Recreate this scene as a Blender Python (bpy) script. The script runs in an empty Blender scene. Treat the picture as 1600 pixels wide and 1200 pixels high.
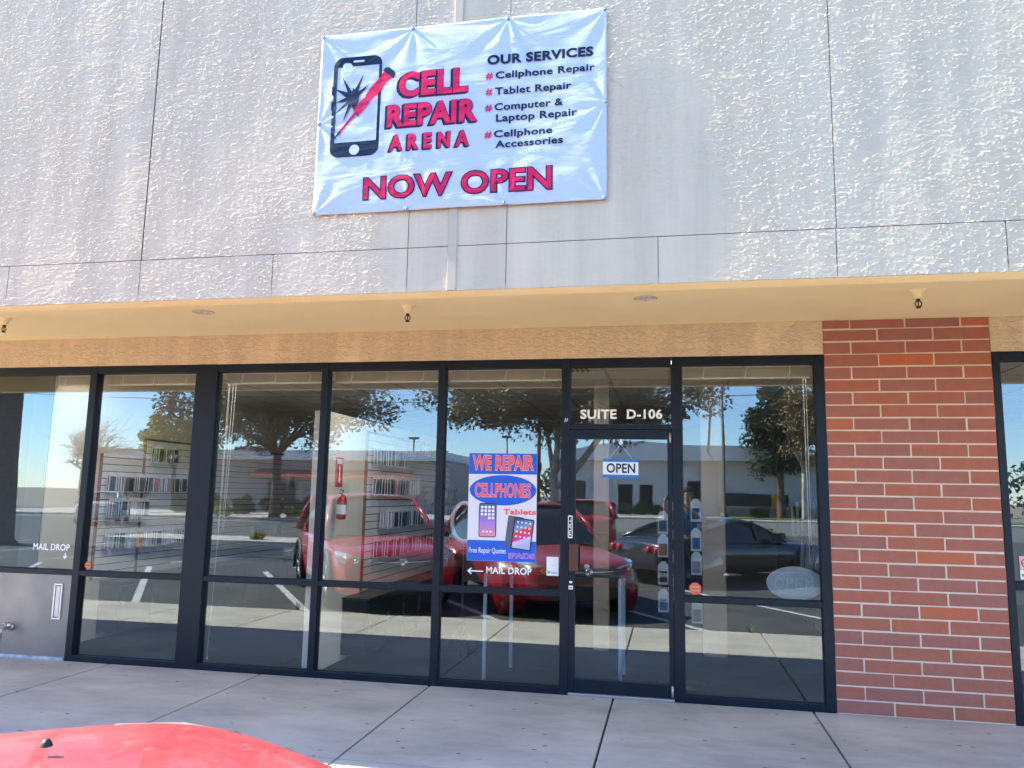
import bpy, bmesh, math, random
from mathutils import Vector, Matrix
random.seed(7)
S = bpy.context.scene
COL = S.collection
PI = math.pi
R = math.radians

# ------------------------------------------------------------------ camera
cam = bpy.data.cameras.new('camera'); camo = bpy.data.objects.new('camera', cam); COL.objects.link(camo)
CX, CY, CZ = -1.2193, -6.5756, 1.5856
yaw, pit, rol = 0.19933, 0.13999, 0.01806
_f = Vector((-math.sin(yaw)*math.cos(pit), math.cos(yaw)*math.cos(pit), math.sin(pit)))
_r = Vector((math.cos(yaw), math.sin(yaw), 0)); _u = _r.cross(_f)
_r2 = math.cos(rol)*_r + math.sin(rol)*_u; _u2 = -math.sin(rol)*_r + math.cos(rol)*_u
camo.matrix_world = Matrix(((_r2.x, _u2.x, -_f.x, CX), (_r2.y, _u2.y, -_f.y, CY), (_r2.z, _u2.z, -_f.z, CZ), (0, 0, 0, 1)))
cam.sensor_width = 36; cam.lens = 1227.87/1600*36; cam.clip_start = 0.01; cam.clip_end = 2000
S.camera = camo

# ------------------------------------------------------------------ world and sun
SUN = Vector((-0.72, -0.030, 0.66)).normalized()      # towards the sun
w = bpy.data.worlds.new('World'); S.world = w; w.use_nodes = True
nt = w.node_tree; nt.nodes.clear()
out = nt.nodes.new('ShaderNodeOutputWorld'); bg = nt.nodes.new('ShaderNodeBackground')
sky = nt.nodes.new('ShaderNodeTexSky'); sky.sky_type = 'NISHITA'; sky.sun_disc = False
sky.sun_elevation = math.asin(SUN.z); sky.sun_rotation = math.atan2(SUN.x, SUN.y) % (2*PI)
sky.air_density = 1.0; sky.dust_density = 0.0; sky.ozone_density = 3.5
geo = nt.nodes.new('ShaderNodeTexCoord'); mp = nt.nodes.new('ShaderNodeMapping'); mp.inputs['Scale'].default_value = (1.2, 1.2, 9)
nz = nt.nodes.new('ShaderNodeTexNoise'); nz.inputs['Scale'].default_value = 3.2; nz.inputs['Detail'].default_value = 6
rmp = nt.nodes.new('ShaderNodeValToRGB'); rmp.color_ramp.elements[0].position = .63; rmp.color_ramp.elements[1].position = .80
rmp.color_ramp.elements[0].color = (0, 0, 0, 1); rmp.color_ramp.elements[1].color = (.5, .5, .5, 1)
mx = nt.nodes.new('ShaderNodeMixRGB'); mx.inputs['Color2'].default_value = (8.5, 8.6, 9.0, 1)
L = nt.links.new
L(geo.outputs['Generated'], mp.inputs['Vector']); L(mp.outputs['Vector'], nz.inputs['Vector']); L(nz.outputs['Fac'], rmp.inputs['Fac'])
L(rmp.outputs['Color'], mx.inputs['Fac']); L(sky.outputs['Color'], mx.inputs['Color1']); tn = nt.nodes.new('ShaderNodeMixRGB'); tn.blend_type = 'MULTIPLY'; tn.inputs['Fac'].default_value = 1; tn.inputs['Color2'].default_value = (.89, .95, 1.03, 1); L(mx.outputs['Color'], tn.inputs['Color1']); L(tn.outputs['Color'], bg.inputs['Color'])
bg.inputs['Strength'].default_value = 0.118
L(bg.outputs['Background'], out.inputs['Surface'])
sl = bpy.data.lights.new('sun', 'SUN'); sl.energy = 5.0; sl.angle = R(0.53); sl.color = (1.0, 0.89, 0.69)
so = bpy.data.objects.new('sun', sl); COL.objects.link(so); so.rotation_euler = SUN.to_track_quat('Z', 'Y').to_euler(); so.location = SUN*60
S.view_settings.view_transform = 'Standard'; S.view_settings.look = 'None'; S.view_settings.gamma = 1
S.view_settings.exposure = 2.42
S.render.engine = 'CYCLES'
S.cycles.use_denoising = True; S.cycles.max_bounces = 8; S.cycles.transparent_max_bounces = 16; S.cycles.diffuse_bounces = 4
S.cycles.sample_clamp_indirect = 6

# ------------------------------------------------------------------ materials
MATS = {}
def mat(name, col, rough=.6, metal=0, spec=.5, coat=0, var=None, vscale=6, bump=0, bscale=40, bstretch=(1, 1, 1), alpha=None, detail=5, tr=0, emit=0):
    if name in MATS: return MATS[name]
    m = bpy.data.materials.new(name); m.use_nodes = True; n = m.node_tree; p = n.nodes['Principled BSDF']
    p.inputs['Roughness'].default_value = rough; p.inputs['Metallic'].default_value = metal
    p.inputs['Specular IOR Level'].default_value = spec; p.inputs['Coat Weight'].default_value = coat; p.inputs['Coat Roughness'].default_value = .04
    p.inputs['Base Color'].default_value = (*col, 1)
    tc = n.nodes.new('ShaderNodeTexCoord')
    if var:
        a = n.nodes.new('ShaderNodeTexNoise'); a.inputs['Scale'].default_value = vscale; a.inputs['Detail'].default_value = detail
        r_ = n.nodes.new('ShaderNodeValToRGB'); r_.color_ramp.elements[0].position = .36; r_.color_ramp.elements[1].position = .66
        r_.color_ramp.elements[0].color = (*col, 1); r_.color_ramp.elements[1].color = (*var, 1)
        n.links.new(tc.outputs['Object'], a.inputs['Vector']); n.links.new(a.outputs['Fac'], r_.inputs['Fac']); n.links.new(r_.outputs['Color'], p.inputs['Base Color'])
    if bump:
        mp = n.nodes.new('ShaderNodeMapping'); mp.inputs['Scale'].default_value = bstretch
        b = n.nodes.new('ShaderNodeTexNoise'); b.inputs['Scale'].default_value = bscale; b.inputs['Detail'].default_value = 4
        bm_ = n.nodes.new('ShaderNodeBump'); bm_.inputs['Strength'].default_value = min(1, bump); bm_.inputs['Distance'].default_value = .01*max(1, bump)
        n.links.new(tc.outputs['Object'], mp.inputs['Vector']); n.links.new(mp.outputs['Vector'], b.inputs['Vector'])
        n.links.new(b.outputs['Fac'], bm_.inputs['Height']); n.links.new(bm_.outputs['Normal'], p.inputs['Normal'])
    if alpha is not None: p.inputs['Alpha'].default_value = alpha
    if tr: p.inputs['Transmission Weight'].default_value = tr
    MATS[name] = m; return m

def N(m, t, **kw):
    n = m.node_tree.nodes.new(t)
    for k, v in kw.items():
        if k in n.inputs: n.inputs[k].default_value = v
        else: setattr(n, k, v)
    return n
def lk(m, a, b): m.node_tree.links.new(a, b)

def stucco_mat(name, c1, c2, amp, ramp_lo, ramp_hi, sc=9, stretch=(1, 1, 2.2), light=None):
    m = mat(name, c1, rough=.95, spec=.06); p = m.node_tree.nodes['Principled BSDF']
    tc = N(m, 'ShaderNodeTexCoord')
    mp = N(m, 'ShaderNodeMapping'); mp.inputs['Scale'].default_value = stretch
    lk(m, tc.outputs['Object'], mp.inputs['Vector'])
    big = N(m, 'ShaderNodeTexNoise', Scale=1.3, Detail=2.5, Distortion=.6)
    bmap = N(m, 'ShaderNodeMapping'); bmap.inputs['Scale'].default_value = (1.5, 1, .75); lk(m, tc.outputs['Object'], bmap.inputs['Vector'])
    lk(m, bmap.outputs['Vector'], big.inputs['Vector'])
    mask = N(m, 'ShaderNodeMapRange'); mask.inputs['From Min'].default_value = ramp_lo; mask.inputs['From Max'].default_value = ramp_hi
    lk(m, big.outputs['Fac'], mask.inputs['Value'])
    # trowelled ridges: plateaus of plaster with sharp lips
    n1 = N(m, 'ShaderNodeTexNoise', Scale=sc, Detail=7, Roughness=.62, Distortion=1.1); lk(m, mp.outputs['Vector'], n1.inputs['Vector'])
    pl = N(m, 'ShaderNodeMapRange'); pl.interpolation_type = 'SMOOTHSTEP'; pl.inputs['From Min'].default_value = .47; pl.inputs['From Max'].default_value = .54
    lk(m, n1.outputs['Fac'], pl.inputs['Value'])
    n2 = N(m, 'ShaderNodeTexNoise', Scale=sc*4.2, Detail=5, Roughness=.6, Distortion=.8); lk(m, mp.outputs['Vector'], n2.inputs['Vector'])
    p2 = N(m, 'ShaderNodeMapRange'); p2.interpolation_type = 'SMOOTHSTEP'; p2.inputs['From Min'].default_value = .46; p2.inputs['From Max'].default_value = .58
    lk(m, n2.outputs['Fac'], p2.inputs['Value'])
    ad = N(m, 'ShaderNodeMath', operation='MULTIPLY_ADD'); ad.inputs[1].default_value = .55
    lk(m, p2.outputs['Result'], ad.inputs[0]); lk(m, pl.outputs['Result'], ad.inputs[2])
    mu = N(m, 'ShaderNodeMath', operation='MULTIPLY'); lk(m, ad.outputs[0], mu.inputs[0]); lk(m, mask.outputs['Result'], mu.inputs[1])
    fine = N(m, 'ShaderNodeTexNoise', Scale=70, Detail=3); lk(m, tc.outputs['Object'], fine.inputs['Vector'])
    a2 = N(m, 'ShaderNodeMath', operation='MULTIPLY_ADD'); a2.inputs[1].default_value = .12; lk(m, fine.outputs['Fac'], a2.inputs[0]); lk(m, mu.outputs[0], a2.inputs[2])
    bp = N(m, 'ShaderNodeBump', Strength=1.0, Distance=amp); lk(m, a2.outputs[0], bp.inputs['Height'])
    if amp: lk(m, bp.outputs['Normal'], p.inputs['Normal'])
    st = N(m, 'ShaderNodeTexNoise', Scale=1.1, Detail=5); lk(m, tc.outputs['Object'], st.inputs['Vector'])
    cr = N(m, 'ShaderNodeMixRGB'); cr.inputs['Color1'].default_value = (*c1, 1); cr.inputs['Color2'].default_value = (*c2, 1)
    sm = N(m, 'ShaderNodeMapRange'); sm.inputs['From Min'].default_value = .35; sm.inputs['From Max'].default_value = .65; lk(m, st.outputs['Fac'], sm.inputs['Value'])
    lk(m, sm.outputs['Result'], cr.inputs['Fac'])
    sk = N(m, 'ShaderNodeTexNoise', Scale=1.0, Detail=6, Roughness=.6); kmp = N(m, 'ShaderNodeMapping'); kmp.inputs['Scale'].default_value = (5.5, 1, .35); lk(m, tc.outputs['Object'], kmp.inputs['Vector']); lk(m, kmp.outputs[0], sk.inputs['Vector'])
    kr = N(m, 'ShaderNodeMapRange'); kr.inputs['From Min'].default_value = .38; kr.inputs['From Max'].default_value = .62; kr.inputs['To Min'].default_value = .90; kr.inputs['To Max'].default_value = 1.03; lk(m, sk.outputs['Fac'], kr.inputs['Value'])
    km = N(m, 'ShaderNodeMixRGB', blend_type='MULTIPLY'); km.inputs['Fac'].default_value = 1; lk(m, cr.outputs['Color'], km.inputs['Color1']); lk(m, kr.outputs[0], km.inputs['Color2']); lk(m, km.outputs[0], p.inputs['Base Color'])
    return m

M_wall = stucco_mat('grey_stucco', (.66, .56, .42), (.61, .53, .41), 0, .40, .60)
M_band = stucco_mat('tan_stucco', (.80, .63, .42), (.75, .59, .40), .0032, .30, .42, sc=13)
M_soffit = mat('soffit_paint', (.81, .66, .39), rough=.75, var=(.77, .62, .36), vscale=1.5, bump=.15, bscale=120)
M_frame = mat('bronze_aluminium', (.004, .009, .019), rough=.38, spec=.28, var=(.006, .011, .022), vscale=3)
_p = M_frame.node_tree.nodes['Principled BSDF']; _tc = N(M_frame, 'ShaderNodeTexCoord'); _n = N(M_frame, 'ShaderNodeTexNoise', Scale=26, Detail=9, Roughness=.75); lk(M_frame, _tc.outputs['Object'], _n.inputs['Vector'])
_r = N(M_frame, 'ShaderNodeMapRange'); _r.inputs['From Min'].default_value = .66; _r.inputs['From Max'].default_value = .74; _r.inputs['To Max'].default_value = .5; lk(M_frame, _n.outputs['Fac'], _r.inputs['Value'])
_m = N(M_frame, 'ShaderNodeMixRGB'); _m.inputs['Color1'].default_value = (.005, .0105, .021, 1); _m.inputs['Color2'].default_value = (.10, .12, .14, 1); lk(M_frame, _r.outputs[0], _m.inputs['Fac']); lk(M_frame, _m.outputs[0], _p.inputs['Base Color'])
M_gasket = mat('black_gasket', (.008, .009, .01), rough=.6)
M_white = mat('white_vinyl', (.85, .85, .85), rough=.5)
M_chrome = mat('chrome', (.75, .75, .76), rough=.18, metal=1)
M_black = mat('black_plastic', (.015, .015, .017), rough=.45)
M_rubber = mat('tyre_rubber', (.02, .02, .02), rough=.85)
M_cglass = mat('car_glass', (.012, .016, .016), rough=.04, spec=.8)
M_red = None

def glass_mat():
    m = bpy.data.materials.new('window_glass'); m.use_nodes = True; n = m.node_tree; n.nodes.clear()
    o = N(m, 'ShaderNodeOutputMaterial'); mix = N(m, 'ShaderNodeMixShader'); t = N(m, 'ShaderNodeBsdfTransparent'); g = N(m, 'ShaderNodeBsdfGlossy')
    t.inputs['Color'].default_value = (.91, .93, .94, 1); g.inputs['Roughness'].default_value = 0.0; g.inputs['Color'].default_value = (.74, .88, 1.0, 1)
    ge = N(m, 'ShaderNodeNewGeometry'); dt = N(m, 'ShaderNodeVectorMath', operation='DOT_PRODUCT'); lk(m, ge.outputs['Incoming'], dt.inputs[0]); lk(m, ge.outputs['Normal'], dt.inputs[1])
    ab = N(m, 'ShaderNodeMath', operation='ABSOLUTE'); lk(m, dt.outputs['Value'], ab.inputs[0]); om = N(m, 'ShaderNodeMath', operation='SUBTRACT'); om.inputs[0].default_value = 1; lk(m, ab.outputs[0], om.inputs[1])
    fr = N(m, 'ShaderNodeMath', operation='POWER'); fr.inputs[1].default_value = 5; lk(m, om.outputs[0], fr.inputs[0]); mu = N(m, 'ShaderNodeMath', operation='MULTIPLY_ADD'); mu.inputs[1].default_value = .9; mu.inputs[2].default_value = .108; mu.use_clamp = True
    tc = N(m, 'ShaderNodeTexCoord'); nn = N(m, 'ShaderNodeTexNoise', Scale=1.6, Detail=1); b = N(m, 'ShaderNodeBump', Strength=.06, Distance=.004)
    lk(m, tc.outputs['Object'], nn.inputs['Vector']); lk(m, nn.outputs['Fac'], b.inputs['Height']); lk(m, b.outputs['Normal'], g.inputs['Normal'])
    lk(m, fr.outputs[0], mu.inputs[0]); lk(m, mu.outputs[0], mix.inputs['Fac']); lk(m, t.outputs[0], mix.inputs[1]); lk(m, g.outputs[0], mix.inputs[2]); lk(m, mix.outputs[0], o.inputs['Surface'])
    return m
M_glass = glass_mat()

def concrete_mat():
    m = mat('concrete', (.44, .40, .36), rough=.85, spec=.3); p = m.node_tree.nodes['Principled BSDF']; tc = N(m, 'ShaderNodeTexCoord')
    a = N(m, 'ShaderNodeTexNoise', Scale=1.2, Detail=7, Roughness=.6); lk(m, tc.outputs['Object'], a.inputs['Vector'])
    r_ = N(m, 'ShaderNodeValToRGB'); e = r_.color_ramp.elements; e[0].position = .3; e[0].color = (.46, .41, .36, 1); e[1].position = .7; e[1].color = (.61, .545, .475, 1); lk(m, a.outputs['Fac'], r_.inputs['Fac'])
    # small dark spots of old gum and drips, stretched a little
    mp = N(m, 'ShaderNodeMapping'); mp.inputs['Scale'].default_value = (1, 1.6, 1); lk(m, tc.outputs['Object'], mp.inputs['Vector'])
    v = N(m, 'ShaderNodeTexVoronoi', Scale=4.6, Randomness=1); lk(m, mp.outputs['Vector'], v.inputs['Vector'])
    vr = N(m, 'ShaderNodeMapRange'); vr.inputs['From Min'].default_value = .05; vr.inputs['From Max'].default_value = .10; lk(m, v.outputs['Distance'], vr.inputs['Value'])
    n3 = N(m, 'ShaderNodeTexNoise', Scale=2.3, Detail=2); lk(m, tc.outputs['Object'], n3.inputs['Vector'])
    gt = N(m, 'ShaderNodeMapRange'); gt.inputs['From Min'].default_value = .54; gt.inputs['From Max'].default_value = .62; lk(m, n3.outputs['Fac'], gt.inputs['Value'])
    mxv = N(m, 'ShaderNodeMath', operation='MAXIMUM'); lk(m, vr.outputs[0], mxv.inputs[0]); lk(m, gt.outputs[0], mxv.inputs[1])
    sp = N(m, 'ShaderNodeMapRange'); sp.inputs['To Min'].default_value = .30; lk(m, mxv.outputs[0], sp.inputs['Value'])
    mu = N(m, 'ShaderNodeMixRGB', blend_type='MULTIPLY'); mu.inputs['Fac'].default_value = 1; lk(m, r_.outputs['Color'], mu.inputs['Color1']); lk(m, sp.outputs[0], mu.inputs['Color2'])
    # broad darker wear near the shopfront
    n4 = N(m, 'ShaderNodeTexNoise', Scale=.7, Detail=8, Roughness=.7); mp4 = N(m, 'ShaderNodeMapping'); mp4.inputs['Scale'].default_value = (1, 2.2, 1); lk(m, tc.outputs['Object'], mp4.inputs['Vector']); lk(m, mp4.outputs['Vector'], n4.inputs['Vector'])
    r4 = N(m, 'ShaderNodeMapRange'); r4.inputs['From Min'].default_value = .35; r4.inputs['From Max'].default_value = .6; r4.inputs['To Min'].default_value = .70; lk(m, n4.outputs['Fac'], r4.inputs['Value'])
    m2 = N(m, 'ShaderNodeMixRGB', blend_type='MULTIPLY'); m2.inputs['Fac'].default_value = 1; lk(m, mu.outputs[0], m2.inputs['Color1']); lk(m, r4.outputs[0], m2.inputs['Color2']); lk(m, m2.outputs[0], p.inputs['Base Color'])
    f = N(m, 'ShaderNodeTexNoise', Scale=90, Detail=3); lk(m, tc.outputs['Object'], f.inputs['Vector']); b = N(m, 'ShaderNodeBump', Strength=.25, Distance=.003); lk(m, f.outputs['Fac'], b.inputs['Height']); lk(m, b.outputs[0], p.inputs['Normal'])
    return m
M_conc = concrete_mat()
M_asph = mat('asphalt', (.055, .054, .053), rough=.85, var=(.085, .082, .078), vscale=1.4, bump=.5, bscale=150, detail=9)
M_road = mat('road_asphalt', (.13, .125, .115), rough=.85, var=(.17, .165, .15), vscale=.5, bump=.3, bscale=60)
M_paint = mat('line_paint', (.62, .62, .60), rough=.7, var=(.40, .40, .39), vscale=9, detail=8)

def brick_mat():
    m = mat('brick_face', (.34, .10, .055), rough=.8, spec=.3); p = m.node_tree.nodes['Principled BSDF']
    at = N(m, 'ShaderNodeAttribute', attribute_name='tone')
    r_ = N(m, 'ShaderNodeValToRGB'); e = r_.color_ramp.elements
    e[0].position = 0; e[0].color = (.27, .10, .085, 1); e[1].position = 1; e[1].color = (.50, .125, .05, 1)
    for q, c in ((.3, (.32, .12, .095)), (.6, (.36, .115, .075)), (.88, (.39, .12, .06))):
        k = e.new(q); k.color = (*c, 1)
    lk(m, at.outputs['Fac'], r_.inputs['Fac'])
    tc = N(m, 'ShaderNodeTexCoord'); a = N(m, 'ShaderNodeTexNoise', Scale=9, Detail=9, Roughness=.72); lk(m, tc.outputs['Object'], a.inputs['Vector'])
    k = N(m, 'ShaderNodeMapRange'); k.inputs['From Min'].default_value = .42; k.inputs['From Max'].default_value = .75; k.inputs['To Max'].default_value = .40; lk(m, a.outputs['Fac'], k.inputs['Value'])
    mx_ = N(m, 'ShaderNodeMixRGB'); mx_.inputs['Color2'].default_value = (.42, .19, .15, 1); lk(m, k.outputs[0], mx_.inputs['Fac']); lk(m, r_.outputs['Color'], mx_.inputs['Color1']); lk(m, mx_.outputs[0], p.inputs['Base Color'])
    f = N(m, 'ShaderNodeTexNoise', Scale=60, Detail=5); lk(m, tc.outputs['Object'], f.inputs['Vector']); b = N(m, 'ShaderNodeBump', Strength=.9, Distance=.004); lk(m, f.outputs['Fac'], b.inputs['Height']); lk(m, b.outputs[0], p.inputs['Normal'])
    return m
M_brick = brick_mat()
M_mortar = mat('mortar', (.68, .57, .46), rough=.9, var=(.62, .52, .42), vscale=8, bump=.6, bscale=120)

# ------------------------------------------------------------------ helpers
class MB:
    def __init__(s): s.v = []; s.f = []; s.mi = []; s.sm = []
    def add(s, vs, fs, mi=0, smooth=False):
        k = len(s.v); s.v += [tuple(q) for q in vs]; s.f += [tuple(i+k for i in f) for f in fs]; s.mi += [mi]*len(fs); s.sm += [smooth]*len(fs); return s
    def box(s, x0, x1, y0, y1, z0, z1, mi=0, M=None):
        vs = [Vector(q) for q in ((x0, y0, z0), (x1, y0, z0), (x1, y1, z0), (x0, y1, z0), (x0, y0, z1), (x1, y0, z1), (x1, y1, z1), (x0, y1, z1))]
        if M: vs = [M @ q for q in vs]
        return s.add(vs, [(0, 3, 2, 1), (4, 5, 6, 7), (0, 1, 5, 4), (1, 2, 6, 5), (2, 3, 7, 6), (3, 0, 4, 7)], mi)
    def prism(s, pts, y0, y1, mi=0, M=None):       # polygon in x,z (anticlockwise seen from -y), depth y0..y1
        n = len(pts); vs = [Vector((x, y0, z)) for x, z in pts]+[Vector((x, y1, z)) for x, z in pts]
        if M: vs = [M @ q for q in vs]
        return s.add(vs, [tuple(range(n)), tuple(range(2*n-1, n-1, -1))]+[(i, i+n, (i+1) % n+n, (i+1) % n) for i in range(n)], mi)
    def tube(s, P, rad, n=8, mi=0, cap=True):
        P = [Vector(p) for p in P]
        if not hasattr(rad, '__len__'): rad = [rad]*len(P)
        vs = []; fs = []; up = None
        for i, p in enumerate(P):
            d = (P[min(i+1, len(P)-1)]-P[max(i-1, 0)]).normalized()
            if up is None: up = d.orthogonal().normalized()
            a = (up-d*up.dot(d)).normalized(); b = d.cross(a); up = a
            for k in range(n): t = 2*PI*k/n; vs.append(p+(a*math.cos(t)+b*math.sin(t))*rad[i])
        for i in range(len(P)-1):
            for k in range(n): fs.append((i*n+k, i*n+(k+1) % n, (i+1)*n+(k+1) % n, (i+1)*n+k))
        if cap: fs += [tuple(range(n-1, -1, -1)), tuple(range((len(P)-1)*n, len(P)*n))]
        return s.add(vs, fs, mi, True)
    def lathe(s, prof, c, axis='z', n=24, mi=0, M=None):   # prof: (r, h)
        vs = []
        for r_, h in prof:
            for k in range(n):
                t = 2*PI*k/n; a, b = r_*math.cos(t), r_*math.sin(t)
                q = {'z': (a, b, h), 'y': (a, h, b), 'x': (h, a, b)}[axis]; q = Vector(q)+Vector(c); vs.append(M @ q if M else q)
        fs = [(i*n+k, i*n+(k+1) % n, (i+1)*n+(k+1) % n, (i+1)*n+k) for i in range(len(prof)-1) for k in range(n)]
        if axis == 'y': fs = [tuple(reversed(f)) for f in fs]
        return s.add(vs, fs, mi, True)
    def build(s, name, mats, parent=None, bevel=0, loc=None):
        me = bpy.data.meshes.new(name); me.from_pydata(s.v, [], s.f)
        for m in (mats if isinstance(mats, (list, tuple)) else [mats]): me.materials.append(m)
        me.polygons.foreach_set('material_index', s.mi); me.polygons.foreach_set('use_smooth', s.sm); me.update()
        o = bpy.data.objects.new(name, me); COL.objects.link(o)
        if parent: o.parent = parent
        if loc: o.location = loc
        if bevel:
            b = o.modifiers.new('bevel', 'BEVEL'); b.width = bevel; b.segments = 2; b.limit_method = 'ANGLE'; b.angle_limit = R(40)
        return o
def tag(o, label=None, cat=None, group=None, kind=None):
    if label: o['label'] = label
    if cat: o['category'] = cat
    if group: o['group'] = group
    if kind: o['kind'] = kind
    return o
def empty(name, loc, rz=0, label=None, cat=None, group=None):
    o = bpy.data.objects.new(name, None); COL.objects.link(o); o.location = loc; o.rotation_euler = (0, 0, rz); o.empty_display_size = .2
    return tag(o, label, cat, group)
def copy_tree(o, parent=None):
    c = o.copy(); COL.objects.link(c)
    if parent: c.parent = parent
    for ch in list(o.children): copy_tree(ch, c)
    return c
def txt_mesh(s, off=0.0, depth=0.0, sp=1.0):
    cu = bpy.data.curves.new('t', 'FONT'); cu.body = s; cu.size = 1; cu.offset = off; cu.space_character = sp; cu.extrude = depth; cu.resolution_u = 4; cu.fill_mode = 'BOTH' if depth else 'FRONT'
    o = bpy.data.objects.new('t', cu); COL.objects.link(o); bpy.context.view_layer.update()
    me = bpy.data.meshes.new_from_object(o.evaluated_get(bpy.context.evaluated_depsgraph_get()))
    bpy.data.objects.remove(o); bpy.data.curves.remove(cu); return me
def cap_h(off): 
    me = txt_mesh('H', off); z = [v.co.y for v in me.vertices]; return min(z), max(z)
def text(mb, s, x0, x1, z0, z1, y, mi=0, off=0.0, ext=0.0, M=None, dx=0, dz=0, surf=None):
    """fit s so its width spans x0..x1 and its capitals span z0..z1, lying in the plane y; ext grows the outline"""
    sp = 1+1.8*off; base = txt_mesh(s, off, sp=sp); xs = [v.co.x for v in base.vertices]; lo, hi = cap_h(off)
    sx = (x1-x0)/(max(xs)-min(xs)); sz = (z1-z0)/(hi-lo); mnx = min(xs)
    me = base if ext == 0 else txt_mesh(s, off+ext, sp=sp)
    vs = []
    for v in me.vertices:
        q = Vector((x0+(v.co.x-mnx)*sx+dx, y, z0+(v.co.y-lo)*sz+dz))
        if surf: q.y += surf(q.x, q.z)
        vs.append(M @ q if M else q)
    mb.add(vs, [tuple(p.vertices) for p in me.polygons], mi)
    return mb

# ------------------------------------------------------------------ ground
g = MB()
def slab(x0, x1, y0, y1, z=0.0, h=.1, b=.008):
    g.box(x0+b, x1-b, y0+b, y1-b, z-h, z)
xj = [-6.22-1.515*k for k in range(14, 0, -1)]+[-6.22, -4.735, -3.2, -1.68, -.172]+[-.172+1.515*k for k in range(1, 12)]
for a, b in zip(xj[:-1], xj[1:]):
    slab(a, b, -1.89, .0); slab(a, b, -3.45, -1.89)
sw = g.build('sidewalk', M_conc, bevel=.004); tag(sw, kind='structure')
g = MB(); g.box(-28, 18, -3.46, .05, -.3, -.03); tag(g.build('sidewalk_base', mat('joint_dirt', (.10, .085, .07), rough=.95, var=(.05, .045, .04), vscale=20)), kind='structure')
g = MB(); g.add([(-900, -900, -.05), (900, -900, -.05), (900, 900, -.05), (-900, 900, -.05)], [(0, 1, 2, 3)])
tag(g.build('ground', mat('dry_ground', (.22, .18, .13), rough=.95, var=(.28, .24, .18), vscale=.3)), kind='structure')
g = MB(); g.add([(-70, -31, -.022), (60, -31, -.022), (60, -3.44, -.022), (-70, -3.44, -.022)], [(0, 1, 2, 3)]); tag(g.build('parking_lot', M_asph), kind='structure')
g = MB(); g.add([(-120, -46, -.018), (90, -58, -.018), (90, -30.5, -.018), (-120, -30.5, -.018)], [(0, 1, 2, 3)]); tag(g.build('road', M_road), kind='structure')
# stall lines
g = MB()
H = Vector((.56, .83, 0)).normalized(); Hn = Vector((-H.y, H.x, 0))
for x in (-13.9, -11.25, -8.65, -6.06, -3.42, -.80, 1.85):
    a = Vector((x, -3.5, -.016)); b = a-H*5.6; g.add([a+Hn*.055, a-Hn*.055, b-Hn*.055, b+Hn*.055], [(0, 3, 2, 1)])
for k in range(9):
    a = Vector((-20+2.9*k, -14.2, -.016)); b = a+Vector((-.6, 5, 0)).normalized()*-5.2*-1; g.add([a+Vector((.05, 0, 0)), a-Vector((.05, 0, 0)), b-Vector((.05, 0, 0)), b+Vector((.05, 0, 0))], [(0, 1, 2, 3)])
tag(g.build('stall_lines', M_paint), kind='structure')
# pavement, lawn and planting islands across the lot
g = MB(); g.box(-6, 40, -61, -51.5, -.04, .10); g.box(-44, -12, -46.5, -33.2, -.04, .10); tag(g.build('far_pavement', M_conc), kind='structure')
M_grass = mat('grass', (.07, .12, .02), rough=.9, var=(.13, .19, .04), vscale=2, bump=1, bscale=60)
g = MB(); g.box(2.2, 30, -61, -54.5, .08, .16); tag(g.build('lawn', M_grass), 'short sunlit green lawn in front of the stone wall', 'grass', kind='stuff')
g = MB(); g.box(-18, -9.6, -16.8, -14.6, -.04, .12); tag(g.build('planter_kerb', M_conc), kind='structure')

# ------------------------------------------------------------------ the shop building
B = empty('commercial_building', (0, 0, 0), label='single storey retail building with grey stucco parapet over a recessed glass shopfront', cat='building')
# parapet wall in panels with reveals between
YF = -2.122
import numpy as np
def vnoise(x, z, cx, cz, seed):
    rng = np.random.default_rng(seed); T = rng.random((256, 256))*2-1
    u = x/cx+500; v = z/cz+500; i = np.floor(u).astype(int); j = np.floor(v).astype(int); f = u-i; g_ = v-j; f = f*f*(3-2*f); g_ = g_*g_*(3-2*g_)
    a = T[i % 256, j % 256]; b = T[(i+1) % 256, j % 256]; c = T[i % 256, (j+1) % 256]; d = T[(i+1) % 256, (j+1) % 256]
    return (a*(1-f)+b*f)*(1-g_)+(c*(1-f)+d*f)*g_
def sstep(a, b, x): t = np.clip((x-a)/(b-a), 0, 1); return t*t*(3-2*t)
VJ = [-8.33, -6.49, -4.635, -2.787, -2.17, -.303, 1.545, 3.4]; VJ2 = [-8.6, -6.6, -5.655, -4.638, -3.688, -2.787, -2.17, -1.275, -.306, .543, 1.545, 2.5]; ZR = 3.077
def relief(x, z):
    wx = x+.008*vnoise(x, z, .04, .04, 9)+.004*vnoise(x, z, .015, .015, 10); wz = z+.008*vnoise(x, z, .045, .03, 11)
    n = .58*vnoise(wx, wz, .034, .0105, 1)+.34*vnoise(wx, wz, .016, .0075, 2)+.22*vnoise(wx, wz, .09, .04, 3)
    big = .6*vnoise(x, z, .34, .62, 4)+.3*vnoise(x, z, .17, .30, 5)+.2*vnoise(x, z, .08, .10, 6)
    mask = sstep(-.55, .45, big)*np.where(z > ZR, 1, .75); mask = .26+.74*mask
    h = mask*(.0018*sstep(-.02, .14, n)+.0036*np.exp(-((n-.05)/.08)**2)+.0018*np.exp(-((n+.25)/.06)**2))
    und = .0016*vnoise(x, z, .55, .9, 8)+.0009*vnoise(x, z, .22, .3, 12)
    return h+und
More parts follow.
